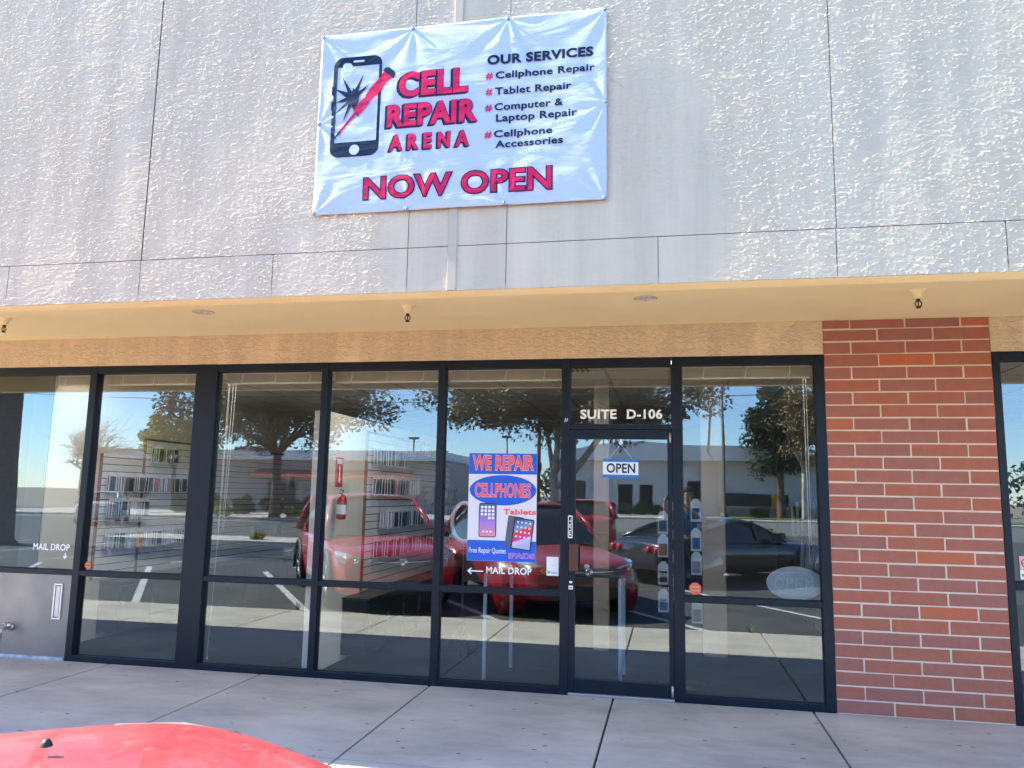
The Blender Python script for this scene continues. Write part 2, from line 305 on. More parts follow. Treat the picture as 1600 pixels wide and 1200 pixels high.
def relief_wall(name, x0, x1, z0, z1, st, parent, mt):
    xs = np.arange(x0, x1+st*.5, st); zs = np.arange(z0, z1+st*.5, st); X, Z = np.meshgrid(xs, zs); Hh_ = relief(X, Z)
    gd = np.full(X.shape, 9.)
    up = Z > ZR
    for v in VJ: gd = np.where(up, np.minimum(gd, abs(X-v)), gd)
    for v in VJ2: gd = np.where(~up, np.minimum(gd, abs(X-v)), gd)
    gd = np.minimum(gd, abs(Z-ZR)); 
    P = np.stack([X, YF-Hh_, Z], -1).reshape(-1, 3); nx, nz = len(xs), len(zs)
    idx = np.arange(nx*nz).reshape(nz, nx); F = np.stack([idx[:-1, :-1], idx[:-1, 1:], idx[1:, 1:], idx[1:, :-1]], -1).reshape(-1, 4)
    gc = (gd[:-1, :-1]+gd[:-1, 1:]+gd[1:, 1:]+gd[1:, :-1])/4; F = F[gc.ravel() > .0023]
    me = bpy.data.meshes.new(name); me.vertices.add(len(P)); me.vertices.foreach_set('co', P.ravel()); me.loops.add(F.size); me.loops.foreach_set('vertex_index', F.ravel())
    me.polygons.add(len(F)); me.polygons.foreach_set('loop_start', np.arange(0, F.size, 4)); me.polygons.foreach_set('loop_total', np.full(len(F), 4)); me.update(calc_edges=True); me.shade_smooth(); me.materials.append(mt)
    o = bpy.data.objects.new(name, me); COL.objects.link(o); o.parent = parent; return o
relief_wall('upper_wall', -6.6, 1.5, 2.80, 5.22, .0043, B, M_wall)
m = MB(); m.box(-12.1, -6.6, YF, YF+.03, 2.80, 7.0); m.box(1.5, 7.5, YF, YF+.03, 2.80, 7.0); m.box(-6.6, 1.5, YF, YF+.03, 5.218, 7.0); m.build('outer_wall', M_wall, B)
m = MB(); m.box(-12.1, 7.5, YF+.018, -1.975, 2.84, 7.0); m.box(-12.1, 7.5, -1.975, 8.2, 3.4, 7.0); m.build('wall_core', mat('reveal_grey', (.42, .37, .29), rough=.9), B)
m = MB(); m.box(-2.53, -2.475, YF-.012, YF-.001, 2.801, 7); m.build('wall_strip', mat('strip_paint', (.49, .43, .34), rough=.7), B, bevel=.002)
m = MB(); m.box(-12.1, 7.5, YF+.004, -1.972, 2.796, 2.8385); m.box(-12.1, 7.5, -1.97, .012, 3.022, 3.06); m.box(-12.1, 7.5, -1.971, -1.95, 2.84, 3.02)
so_ = m.build('soffit', M_soffit, B)
m = MB(); m.box(-12.1, -.002, .004, .2, 2.747, 3.021); m.box(1.221, 7.5, .004, .2, 2.747, 3.021); m.build('stucco_band', M_band, B)
# brick pier
m = MB(); tones = []
def brick(x0, x1, z0, z1, y0=0.0):
    j = lambda: random.uniform(-.0022, .0022)
    m.box(x0+j(), x1+j(), y0+j(), y0+.10, z0+j(), z1+j()); t = .22+.5*random.random() if random.random() < .85 else random.random(); tones.extend([t]*6)
ch = .1016; jt = .0115
for k in range(30):
    z0 = k*ch+jt/2; z1 = min((k+1)*ch-jt/2, 3.019)
    if z1-z0 < .01: break
    xs = [0, .4064, .8128, 1.2192] if k % 2 == 0 else [0, .2032, .6096, 1.016, 1.2192]
    for a, b in zip(xs[:-1], xs[1:]):
        brick(a+(jt/2 if a > 0 else 0), b-(jt/2 if b < 1.2 else 0), z0, z1)
bp_ = m.build('brick_pillar', M_brick, B, bevel=.0015)
at = bp_.data.attributes.new('tone', 'FLOAT', 'FACE'); at.data.foreach_set('value', tones)
m = MB(); m.box(.002, 1.217, .0022, .35, -.02, 3.02); m.build('mortar', M_mortar, bp_)

# ------------------------------------------------------------------ shopfront glazing
FY0, FY1 = 0.0, .105
def window(x0, x1, zs, frame_boxes, label=None):
    m = MB()
    for q in frame_boxes: m.box(q[0], q[1], FY0+(q[4] if len(q) > 4 else 0), FY1, q[2], q[3])
    f = m.build('window', M_frame, B, bevel=.003)
    if label: f['label'] = label
    for a, b in zs:
        p = MB().box(x0-.008, x1+.008, .047, .053, a-.008, b+.008).build('glass_pane', M_glass, f)
        gk = MB()   # dark gasket bead round the pane
        e = .007
        gk.box(x0, x1, .036, .046, a, a+e); gk.box(x0, x1, .036, .046, b-e, b); gk.box(x0, x0+e, .036, .046, a+e, b-e); gk.box(x1-e, x1, .036, .046, a+e, b-e); gk.build('gasket', M_gasket, f)
    return f
ZH0, ZH1, ZM0, ZM1, ZB = 2.675, 2.745, .765, .81, .05
def bay(x0, x1, xr, lab):     # glass x0..x1, mullion x1..xr at its right
    e = .0015
    return window(x0, x1, [(ZB, ZM0), (ZM1, ZH0)], [(x0+e, x1-e, ZH0, ZH1, .002), (x0+e, x1-e, ZM0, ZM1, .002), (x0+e, x1-e, 0, ZB, .002), (x1, xr, 0, ZH1+.001)], lab)
w1 = window(-9.3, -6.713, [(ZM1, ZH0)], [(-9.3, -6.715, ZH0, ZH1, .002), (-9.3, -6.715, ZM0, ZM1, .002), (-6.713, -6.64, 0, ZH1+.001), (-9.37, -9.3, 0, ZH1+.001)], 'window over the metal panel with mail drop lettering')
w2 = bay(-6.64, -5.58, -5.36, 'tall window beside the wide post')
w3 = bay(-5.36, -4.31, -4.25, 'tall window with blind cords at its left')
w4 = bay(-4.25, -3.21, -3.145, 'tall window with the fire extinguisher behind it')
w5 = bay(-3.145, -2.115, -2.045, 'tall window carrying the phone repair poster')
w6 = window(-2.045, -1.2, [(2.18, ZH0)], [(-2.0435, -1.2015, ZH0, ZH1, .002), (-2.0435, -1.2015, 2.14, 2.18, .002)], 'small transom window over the door')
w7 = bay(-1.12, -.075, 0.0, 'tall window beside the brick pillar')
MB().box(-1.2, -1.12, FY0, FY1, 0, ZH1+.001).build('door_post', M_frame, w7, bevel=.003)
w8 = window(1.278, 2.4, [(ZB, .956), (1.011, ZH0)], [(1.2795, 2.3985, ZH0, ZH1, .002), (1.2795, 2.3985, .956, 1.011, .002), (1.2795, 2.3985, 0, ZB, .002), (1.223, 1.278, 0, ZH1+.001), (2.4, 2.46, 0, ZH1+.001)], 'window to the right of the brick pillar')
# lettering stuck on the glass
def lettering(parent, items, y=.044, mats=M_white, label=None):
    m = MB()
    for s, x0, x1, z0, z1, off in items: text(m, s, x0, x1, z0, z1, y, 0, off)
    o = m.build('lettering', mats, parent)
    if label: o['label'] = label
    return o, m
lettering(w6, [('SUITE', -1.96, -1.655, 2.233, 2.312, .03)])
lettering(w6, [('D-106', -1.57, -1.277, 2.233, 2.312, .03)])
lo, m = lettering(w1, [('MAIL DROP', -7.200, -6.80, .985, 1.045, .022)])
m = MB(); m.box(-6.845, -6.833, .0435, .0445, .925, .965); m.prism([(-6.862, .935), (-6.839, .905), (-6.816, .935), (-6.824, .940), (-6.839, .921), (-6.854, .940)], .0425, .0433); m.build('arrow_mark', M_white, w1)
lettering(w5, [('MAIL DROP', -2.75, -2.36, .925, .981, .022)])
m = MB(); m.box(-2.895, -2.775, .0435, .0445, .936, .946); m.prism([(-2.915, .941), (-2.882, .912), (-2.876, .920), (-2.898, .941), (-2.876, .962), (-2.882, .970)], .0425, .0433); m.build('arrow_mark', M_white, w5)

# ------------------------------------------------------------------ door
m = MB(); e = .002
m.box(-2.043, -1.995, -.004, .06, .03, 2.136); m.box(-1.24, -1.203, -.004, .06, .03, 2.136)
m.box(-1.995+e, -1.24-e, -.002, .058, 2.06, 2.136); m.box(-1.995+e, -1.24-e, -.002, .058, .03, .125)
D = m.build('door', M_frame, B, bevel=.003); D['label'] = 'glass shop door with a narrow dark frame'
MB().box(-2.0, -1.235, .027, .033, .12, 2.065).build('glass_pane', M_glass, D)
MB().box(-2.043, -1.2, -.03, .1, 0.0, .022).build('threshold', mat('worn_aluminium', (.42, .42, .43), rough=.4, metal=.7), D, bevel=.004)
m = MB(); m.box(-2.038, -1.962, -.045, -.036, .978, 1.195); m.box(-2.03, -2.012, -.036, -.004, 1.0, 1.03); m.box(-2.03, -2.012, -.036, -.004, 1.14, 1.17)
for k in range(6): m.box(-2.033+k*.0115, -2.027+k*.0115, -.048, -.045, .985, 1.188)
m.build('pull_handle', mat('bronze_pull', (.09, .025, .02), rough=.3, spec=.7), D, bevel=.002)
m = MB(); m.lathe([(0, -.016), (.012, -.016), (.014, -.004)], (-2.025, 0, .885), 'y', 16); m.build('lock_cylinder', M_chrome, D)
m = MB(); m.box(-2.043, -2.008, -.0075, -.0045, .828, .858, 0); m.box(-2.038, -2.013, -.0085, -.0078, .835, .85, 1); m.build('lock_label', [M_white, mat('faded_pink', (.6, .25, .25))], D)
m = MB(); m.prism([(-2.052+.004, 1.240), (-2.018, 1.240), (-2.014, 1.246), (-2.014, 1.418), (-2.018, 1.424), (-2.048, 1.424), (-2.052, 1.418), (-2.052, 1.246)], -.0075, -.0045, 0); m.box(-2.046, -2.020, -.0085, -.0078, 1.25, 1.414, 1)
Mr = Matrix.Translation((-2.0245, 0, 1.262)) @ Matrix.Rotation(-PI/2, 4, 'Y')
text(m, 'PULL', 0, .14, 0, .017, -.0092, 0, .02, M=Mr)
m.build('pull_sign', [M_white, M_black], D)
m = MB(); m.tube([(-1.216, -.012, 2.03), (-1.216, -.012, 2.11)], .008, 8); m.build('pivot_hinge', mat('worn_aluminium', (.4, .4, .4)), D); m = MB(); m.tube([(-1.216, -.012, .035), (-1.216, -.012, .12)], .009, 8); m.build('pivot_hinge', mat('worn_aluminium', (.4, .4, .4)), D)
m = MB(); m.tube([(-2.085, -.006, 2.20), (-2.08, -.006, 2.235)], .0035, 6); m.tube([(-2.068, -.006, 2.205), (-2.064, -.006, 2.235)], .0035, 6); m.build('chime_wire', M_white, w5)

# metal panel with mail slot and hose tap
M_metal = mat('steel_panel', (.19, .18, .185), rough=.42, metal=.65, var=(.29, .265, .26), vscale=1.6, bump=.1, bscale=8, bstretch=(1, 1, .1), detail=7)
P = MB().box(-9.3, -6.716, .012, .06, .028, .764).build('metal_panel', M_metal, B)
MB().box(-9.3, -6.716, -.012, .06, 0, .026).build('base_strip', mat('blue_strip', (.25, .33, .42), rough=.6, var=(.5, .55, .6), vscale=14), P)
m = MB(); x0, x1, z0, z1 = -6.89, -6.80, .36, .685
for q in ((x0, x1, z0, z0+.014), (x0, x1, z1-.014, z1), (x0, x0+.014, z0+.015, z1-.015), (x1-.014, x1, z0+.015, z1-.015)): m.box(q[0], q[1], 0, .0115, q[2], q[3])
ms = m.build('mail_slot', mat('satin_steel', (.72, .72, .73), rough=.35, metal=.8), P, bevel=.003)
MB().box(x0+.022, x1-.022, .002, .0115, z0+.024, z1-.024).build('slot_flap', mat('pale_flap', (.62, .60, .60), rough=.4, metal=.3), ms, bevel=.004)
m = MB(); m.lathe([(.0, -.004), (.034, -.004), (.034, .011)], (-7.325, 0, .27), 'y', 18); m.tube([(-7.325, 0, .27), (-7.325, -.07, .265), (-7.33, -.095, .25), (-7.335, -.10, .20)], [.014, .015, .016, .014], 10)
m.tube([(-7.325, -.045, .27), (-7.325, -.045, .31)], .006, 6); m.lathe([(0, .308), (.03, .31), (.03, .318), (0, .32)], (-7.325, -.045, 0), 'z', 12); m.tube([(-7.335, -.1, .2), (-7.335, -.1, .165)], .018, 8)
m.build('hose_tap', mat('dull_brass', (.45, .42, .38), rough=.35, metal=.8), P)

# ------------------------------------------------------------------ banner
BX, BZ, BW, BH = -3.42, 3.312, 1.852, 1.218
PINS = [(0.012, 1.206), (.62, 1.208), (1.24, 1.208), (1.84, 1.206), (1.84, .010), (1.236, .010), (.624, .010), (.010, .012), (.012, .61), (1.842, .604)]
def bsurf(x, z):
    u, v = x-BX, z-BZ; d = 0
    for i, (a, b) in enumerate(PINS):
        r_ = math.hypot(u-a, v-b); an = math.atan2(v-b, u-a)
        d += .0055*math.sin(an*9+i*1.7)*math.exp(-r_*4.5)*min(1, r_*12)
    d += .004*math.sin(5.1*u+1.3*math.sin(3*v))+.003*math.sin(9*(u*.8-v*.62)+1)*math.exp(-((u-1.45)**2+(v-.45)**2)*3)
    e = min(u, BW-u, v, BH-v); d -= .006*min(1, max(0, e)*6)
    return d*.8
BY = -2.148
m = MB(); nu, nv = 160, 110; vs = []
for j in range(nv+1):
    for i in range(nu+1):
        u, v = i/nu, j/nv; x = BX+BW*u; z = BZ+BH*v; vs.append((x, BY+bsurf(x, z), z))
k = len(vs); vs += [(a, b+.0015, c) for a, b, c in vs]
fs = []
for j in range(nv):
    for i in range(nu):
        a = j*(nu+1)+i; fs.append((a, a+1, a+nu+2, a+nu+1)); fs.append((a+k, a+nu+1+k, a+nu+2+k, a+1+k))
for i in range(nu): fs.append((i+1, i, i+k, i+1+k)); a = nv*(nu+1)+i; fs.append((a, a+1, a+1+k, a+k))
for j in range(nv): a = j*(nu+1); fs.append((a, a+nu+1, a+nu+1+k, a+k)); a += nu; fs.append((a+nu+1, a, a+k, a+nu+1+k))
m.add(vs, fs, 0, True)
def vinyl(name, c):
    m_ = mat(name, c, rough=.32, spec=.55 if 'ink' not in name else .2, coat=.15 if 'ink' not in name else 0); p = m_.node_tree.nodes['Principled BSDF']
    tc = N(m_, 'ShaderNodeTexCoord'); mp = N(m_, 'ShaderNodeMapping'); mp.inputs['Rotation'].default_value = (0, R(-38), 0); mp.inputs['Scale'].default_value = (1.0, 1, 3.2)
    a = N(m_, 'ShaderNodeTexNoise', Scale=2.6, Detail=3, Distortion=.8); b = N(m_, 'ShaderNodeBump', Strength=.75, Distance=.012)
    lk(m_, tc.outputs['Object'], mp.inputs['Vector']); lk(m_, mp.outputs[0], a.inputs['Vector']); lk(m_, a.outputs['Fac'], b.inputs['Height']); lk(m_, b.outputs[0], p.inputs['Normal']); return m_
M_vin = vinyl('banner_vinyl', (.47, .54, .70)); M_navy = vinyl('navy_ink', (.005, .016, .045)); M_pink = vinyl('pink_ink', (.62, .008, .085))
BN = m.build('banner', M_vin); tag(BN, 'large pale blue vinyl banner with pink and navy lettering fixed to the upper wall', 'banner')
def bt(s, x0, x1, z0, z1, off=0, name='lettering', out=0, sh=(0, 0), main=M_navy, back=M_navy):
    m = MB()
    if out or sh != (0, 0):
        text(m, s, BX+x0, BX+x1, BZ+z0, BZ+z1, BY-.0040, 1, off, out, surf=bsurf)
        if sh != (0, 0):
            for q in (.5, 1): text(m, s, BX+x0, BX+x1, BZ+z0, BZ+z1, BY-.0036-q*.0002, 1, off, out, dx=sh[0]*q, dz=sh[1]*q, surf=bsurf)
    text(m, s, BX+x0, BX+x1, BZ+z0, BZ+z1, BY-.0058, 0, off, surf=bsurf)
    return m.build(name, [main, back], BN)
bt('CELL', .545, .995, .742, .905, .045, out=.018, sh=(-.014, -.008), main=M_pink)
bt('REPAIR', .475, 1.058, .545, .694, .045, out=.018, sh=(-.014, -.008), main=M_pink)
bt('A R E N A', .497, 1.012, .388, .492, .04, out=.018, sh=(-.012, -.007), main=M_pink)
bt('OUR SERVICES', 1.116, 1.772, .906, .968, .042)
bt('Cellphone Repair', 1.17, 1.782, .812, .857, .026); bt('Tablet Repair', 1.168, 1.641, .706, .753, .026); bt('Computer &', 1.167, 1.592, .604, .65, .026)
bt('Laptop Repair', 1.178, 1.677, .53, .578, .026); bt('Cellphone', 1.167, 1.527, .430, .475, .026); bt('Accessories', 1.176, 1.592, .362, .408, .026)
for z in (.813, .708, .604, .430): bt('#', 1.108, 1.152, z, z+.045, .025, 'hash_mark', main=M_pink)
bt('NOW OPEN', .338, 1.525, .083, .222, .020, out=.036, main=M_pink)
# phone icon with a shattered screen and a screwdriver across it
def rrect(x0, x1, z0, z1, r_, n=6):
    P = []
    for cx, cz, a0 in ((x1-r_, z0+r_, -90), (x1-r_, z1-r_, 0), (x0+r_, z1-r_, 90), (x0+r_, z0+r_, 180)):
        for k in range(n+1): t = R(a0+90*k/n); P.append((cx+r_*math.cos(t), cz+r_*math.sin(t)))
    return P
def flat(m, pts, dy, mi=0):
    vs = [(BX+a, BY-dy+bsurf(BX+a, BZ+b), BZ+b) for a, b in pts]; m.add(vs, [tuple(range(len(vs)))], mi)
m = MB(); P0 = rrect(.094, .424, .372, 1.05, .06); P1 = rrect(.122, .405, .47, .985, .004)
n = len(P0); vs = [(BX+a, BY-.0022+bsurf(BX+a, BZ+b), BZ+b) for a, b in P0+P1]
m.add(vs, [(i, (i+1) % n, (i+1) % n+n, i+n) for i in range(n)], 0)
m.box(BX+.088, BX+.094, BY-.0026, BY-.0016, BZ+.80, BZ+.86); m.box(BX+.088, BX+.094, BY-.0026, BY-.0016, BZ+.70, BZ+.76)
ic = m.build('phone_icon', M_navy, BN)
m = MB(); flat(m, [(.233+.034*math.cos(t*PI/12)+.03, .415+.034*math.sin(t*PI/12)) for t in range(24)], .0075); flat(m, rrect(.23, .305, 1.008, 1.022, .006), .0065); m.build('icon_button_speaker', M_vin, ic)  # home circle and speaker slot of the printed phone
m = MB(); ang = [(100, .05), (118, .17), (130, .06), (150, .15), (165, .05), (188, .125), (200, .045), (218, .155), (232, .05), (247, .17), (262, .05), (290, .14), (310, .05), (330, .05), (352, .045), (20, .05), (38, .145), (50, .055), (66, .175), (80, .06), (88, .075)]
flat(m, [(.236+r_*math.cos(R(a))*.95, .762+r_*math.sin(R(a))) for a, r_ in ang], .0060); m.build('crack_mark', M_navy, ic)
m = MB(); a = Vector((.125, .500)); b = Vector((.495, .935)); d = (b-a).normalized(); q = Vector((-d.y, d.x)); ln = (b-a).length
def strip(t0, t1, w0, w1, mi, dy): 
    A = a+d*(t0*ln); C = a+d*(t1*ln); flat(m, [tuple(A+q*w0*-1), tuple(C-q*w1), tuple(C+q*w1), tuple(A+q*w0)][::1], dy, mi)
strip(.0, .10, .004, .008, 1, 0.0082); strip(.095, .38, .008, .010, 0, 0.0084); strip(.37, .42, .024, .026, 0, 0.0086); strip(.42, .56, .026, .026, 0, 0.0086); strip(.55, .60, .020, .022, 0, 0.0086); strip(.59, .66, .028, .030, 0, 0.0088); strip(.66, .90, .036, .030, 0, 0.0088); strip(.89, .94, .036, .036, 0, 0.0088); strip(.93, .975, .046, .046, 1, 0.0090); strip(.975, 1.0, .046, .026, 1, 0.0090)
m.build('screwdriver_icon', [M_pink, M_navy], ic)
m = MB()
for a_, b_ in PINS: m = MB(); m.lathe([(0, -.012), (.007, -.011), (.010, -.004), (.013, -.002), (.013, .004)], (BX+a_, BY+.0, BZ+b_), 'y', 12); m.build('grommet', mat('blue_steel', (.18, .30, .42), rough=.4, metal=.6), BN)

# ------------------------------------------------------------------ soffit fittings
def sprinkler(x, y, lab):
    t = empty('fire_sprinkler', (x, y, 3.022), label=lab, cat='sprinkler', group='sprinkler heads under the soffit')
    m = MB(); m.lathe([(.055, .0), (.05, -.008), (.035, -.02), (.026, -.05), (.02, -.062), (0, -.062)], (0, 0, 0), 'z', 20); m.build('escutcheon', M_soffit, t)
    m = MB(); m.tube([(0, 0, -.062), (0, 0, -.078)], .014, 10); m.tube([(-.012, 0, -.078), (-.022, 0, -.092), (-.018, 0, -.108), (0, 0, -.12)], .004, 6); m.tube([(.012, 0, -.078), (.022, 0, -.092), (.018, 0, -.108), (0, 0, -.12)], .004, 6); m.tube([(0, 0, -.078), (0, 0, -.118)], .004, 6); m.lathe([(0, -.118), (.018, -.12), (.018, -.124), (0, -.125)], (0, 0, 0), 'z', 12)
    m.build('spray_head', mat('dark_brass', (.05, .035, .025), rough=.4, metal=.7), t)
sprinkler(-3.2, -.9, 'sprinkler head in the soffit below the banner'); sprinkler(.455, -.9, 'sprinkler head in the soffit above the brick pillar'); sprinkler(-6.86, -.9, 'sprinkler head at the left edge of the soffit')
def can(x, lab):
    t = empty('recessed_light', (x, -.915, 3.022), label=lab, cat='ceiling light', group='recessed lights in the soffit')
    m = MB(); m.lathe([(.088, 0), (.088, -.006), (.080, -.008), (.076, -.003)], (0, 0, 0), 'z', 28); m.build('trim_ring', mat('cream_trim', (.6, .45, .24), rough=.5), t)
    m = MB(); m.lathe([(.076, -.003), (.066, -.001), (.045, -.0015), (.03, -.003), (0, -.004)], (0, 0, 0), 'z', 28); m.build('reflector', mat('can_reflector', (.85, .85, .86), rough=.45, metal=.3, var=(.35, .35, .37), vscale=26), t)
can(-4.95, 'round recessed light left of the sprinkler below the banner'); can(-1.385, 'round recessed light above the shop door')

# ------------------------------------------------------------------ shop interior
def st(name, boxes, m_): 
    m = MB()
    for q in boxes: m.box(*q)
    return tag(m.build(name, m_), kind='structure')
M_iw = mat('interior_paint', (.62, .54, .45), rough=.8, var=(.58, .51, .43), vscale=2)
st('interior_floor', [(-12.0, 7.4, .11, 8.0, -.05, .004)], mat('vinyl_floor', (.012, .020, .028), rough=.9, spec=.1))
st('interior_ceiling', [(-12.0, 7.4, .11, 8.0, 2.80, 2.84)], mat('ceiling_tile', (.78, .74, .68), rough=.9))
m = MB()
for x in range(-11, 7): m.box(x*.61-.012, x*.61+.012, .12, 8, 2.794, 2.80)
for k in range(13): m.box(-12, 7.3, .35+k*.61-.012, .35+k*.61+.012, 2.792, 2.798)
tag(m.build('ceiling_grid', mat('grid_cream', (.50, .45, .38), rough=.6)), kind='structure')
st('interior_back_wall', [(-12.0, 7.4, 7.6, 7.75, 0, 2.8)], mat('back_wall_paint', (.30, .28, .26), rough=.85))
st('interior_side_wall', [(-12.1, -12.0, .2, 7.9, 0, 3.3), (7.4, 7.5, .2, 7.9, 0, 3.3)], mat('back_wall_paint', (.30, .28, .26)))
st('interior_partition', [(-7.34, -7.2, .125, 7.6, 0, 2.8)], M_iw)
st('display_partition', [(-4.42, -4.30, .13, 4.3, 0, 2.32)], mat('cream_paint', (.74, .68, .57), rough=.8, var=(.70, .64, .54), vscale=1.5))
M_pier = mat('pier_paint', (.36, .31, .26), rough=.8); st('interior_pier', [(-.90, -.67, 1.9, 2.1, 0, 2.8)], M_pier); st('interior_column', [(-2.02, -1.86, 1.9, 2.05, 0, 2.8)], M_pier)
st('neighbour_partition', [(.55, .70, .13, 7.6, 0, 2.8)], mat('back_wall_paint', (.30, .28, .26)))
st('partition_post', [(-7.42, -7.205, .11, .124, 0, 2.8)], mat('teal_post', (.012, .03, .045), rough=.5))
# strip lights added to brighten the interior, hidden behind the window head
def added_shop_light(x0, x1, lab):
    t = empty('added_strip_light', (x0, .2, 2.79), label=lab, cat='ceiling light', group='added unseen strip lights behind the window head'); MB().box(0, x1-x0, 0, .36, -.012, .009).build('housing', M_white, t)
    em = mat('added_lamp_diffuser', (.9, .9, .9)); p = em.node_tree.nodes['Principled BSDF']; p.inputs['Emission Color'].default_value = (1, .93, .82, 1); p.inputs['Emission Strength'].default_value = 1.8
    MB().box(.02, x1-x0-.02, .02, .34, -.016, -.0125).build('diffuser', em, t)
added_shop_light(-7.0, -4.6, 'added unseen strip light behind the window head over the left slatwall'); added_shop_light(-4.1, -2.2, 'added unseen strip light behind the window head over the poster'); added_shop_light(-1.9, -.1, 'added unseen strip light behind the window head over the door')
st('neighbour_darkness_sheet', [(-9.6, -7.43, .16, .2, 0, 2.79)], mat('room_darkness', (.006, .010, .016), rough=.6))  # near-black sheet standing in for the darkness of the room next door
# slatwall panels
M_slat = mat('slatwall_board', (.74, .72, .72), rough=.5); M_dk = mat('slat_groove', (.03, .03, .035), rough=.7)
def slatwall(x, y0, y1, z0, z1, lab):
    t = empty('slatwall_panel', (x, y0, z0), label=lab, cat='slatwall')
    m = MB(); m.box(0, .006, 0, y1-y0, 0, z1-z0); m.build('backing', M_dk, t)
    m = MB(); k = 0
    while k*.076 < z1-z0-.03: m.box(.006, .018, .003, y1-y0-.003, k*.076+.003, min(z1-z0, k*.076+.070)); k += 1
    m.build('boards', M_slat, t)
    MB().box(0, .022, -.025, -.001, 0, z1-z0).build('edge_trim', mat('rust_trim', (.25, .09, .05), rough=.5), t)
slatwall(-7.198, .86, 1.52, .62, 1.95, 'grey slatwall panel behind the tall window beside the wide post, nearer the glass')
slatwall(-7.198, 1.56, 7.2, .62, 2.16, 'long grey slatwall running back behind the window with blind cords')
slatwall(-4.298, 1.12, 4.25, .60, 2.22, 'grey slatwall with crowded phone cases beside the fire extinguisher wall')
def cabinet(x0, x1, y0, y1, h, lab):
    t = empty('added_base_cabinet', ((x0+x1)/2, y0, 0), label=lab, cat='cabinet'); w_ = (x1-x0)/2; c = mat('cabinet_navy', (.014, .022, .03), rough=.5)
    MB().box(-w_, w_, 0, y1-y0, .06, h-.025).build('carcass', c, t); MB().box(-w_-.01, w_+.02, -.01, y1-y0+.01, h-.024, h).build('top', mat('cabinet_top', (.03, .04, .05), rough=.35), t)
    n = max(1, int((y1-y0)/.5))
    for k in range(n): d_ = MB().box(w_+.001, w_+.016, k*(y1-y0)/n+.01, (k+1)*(y1-y0)/n-.01, .08, h-.05).build('door', c, t); MB().box(w_+.017, w_+.03, k*(y1-y0)/n+.04, k*(y1-y0)/n+.05, h*.5, h*.5+.12).build('handle', M_chrome, d_)
cabinet(-7.195, -6.95, 1.0, 7.1, .60, 'long added dark base cabinet under the left slatwalls'); cabinet(-4.295, -4.05, .68, 4.2, .585, 'added dark base cabinet under the slatwall beside the fire extinguisher')  # dark cabinets added to darken what shows through the lower panes
# phone cases hanging on hooks
pc_cols = [('black', (.012, .012, .015)), ('navy', (.02, .03, .09)), ('clear', (.5, .52, .55)), ('grey', (.16, .16, .17)), ('crimson', (.35, .02, .05)), ('orange', (.75, .28, .02)), ('green', (.02, .16, .10)), ('pink', (.7, .3, .35))]
M_card = mat('package_card', (.85, .85, .88), rough=.5)
PCM = {}
for nme, c in pc_cols:
    m = MB(); w_, h_ = .046, .095
    for q in ((-.002, .002, -w_, w_, -h_, -h_+.012), (-.002, .002, -w_, w_, h_-.012, h_), (-.002, .002, -w_, -w_+.010, -h_+.012, h_-.012), (-.002, .002, w_-.010, w_, -h_+.012, h_-.012)): m.box(*q, mi=0)
    m.box(-.006, .012, -w_+.011, w_-.011, -h_+.013, h_-.022, mi=1); m.box(-.0015, .0015, -.018, .018, h_, h_+.022, mi=0)
    o = m.build('phone_case', [M_card, mat('case_'+nme, c, rough=.3)]); PCM[nme] = o.data; bpy.data.objects.remove(o)
ORD = ['first', 'second', 'third', 'fourth', 'fifth', 'sixth', 'seventh', 'eighth', 'ninth', 'tenth', 'eleventh', 'twelfth', 'thirteenth', 'fourteenth', 'fifteenth', 'sixteenth', 'seventeenth', 'eighteenth', 'nineteenth', 'twentieth', 'last', 'last']
def cases(x, rows, wall):
    for z, ys, rowname in rows:
        for hi, y in enumerate(ys):
            n = random.choice([2, 3, 4, 5])
            nme = random.choices([c[0] for c in pc_cols], [7, 5, 4, 5, 1.2, .8, 1, 1])[0]
            for k in range(n):
                o = bpy.data.objects.new('phone_case', PCM[nme]); COL.objects.link(o)
                o.location = (x+.035+k*.030, y+random.uniform(-.004, .004), z+random.uniform(-.004, .004)); o.rotation_euler = (0, R(random.uniform(-2, 3)), R(random.uniform(-6, 6)))
                tag(o, f'{nme} phone case, {wall} slatwall, {rowname}, {ORD[hi]} hook from the window', 'phone case', 'packaged phone cases on the slatwalls')
        m = MB()
import itertools
ra = lambda a, b, s: [a+s*i for i in range(int((b-a)/s)+1)]
cases(-7.18, [(1.97, ra(1.66, 2.0, .14), 'top row'), (1.63, ra(.95, 2.15, .15), 'second row'), (1.36, ra(.98, 1.5, .15), 'third row'), (1.02, ra(1.0, 2.6, .14), 'bottom row')], 'left')
cases(-4.28, [(1.96, ra(1.25, 2.1, .2), 'top row'), (1.65, ra(1.25, 2.5, .19), 'second row'), (1.30, ra(1.5, 4.0, .17), 'third row'), (1.0, ra(1.35, 4.0, .17), 'bottom row')], 'right')
def gadget(x, y, z, w_, h_, lab):
    t = empty('boxed_gadget', (x, y, z), label=lab, cat='gadget'); MB().box(.0, .05, -w_, w_, -h_, h_).build('box', mat('gadget_card', (.45, .45, .5)), t); MB().box(.051, .07, -w_*.6, w_*.6, -h_*.6, h_*.55).build('window', M_black, t)
gadget(-7.175, 5.1, 1.72, .09, .13, 'dark boxed gadget on the far slatwall, upper one'); gadget(-7.175, 5.6, 1.62, .12, .08, 'boxed gadget on the far slatwall right of the dark one')
gadget(-7.175, 4.1, .95, .09, .1, 'small boxed gadget low on the far slatwall, nearer one'); gadget(-7.175, 4.75, .98, .09, .08, 'small boxed gadget low on the far slatwall, farther one')
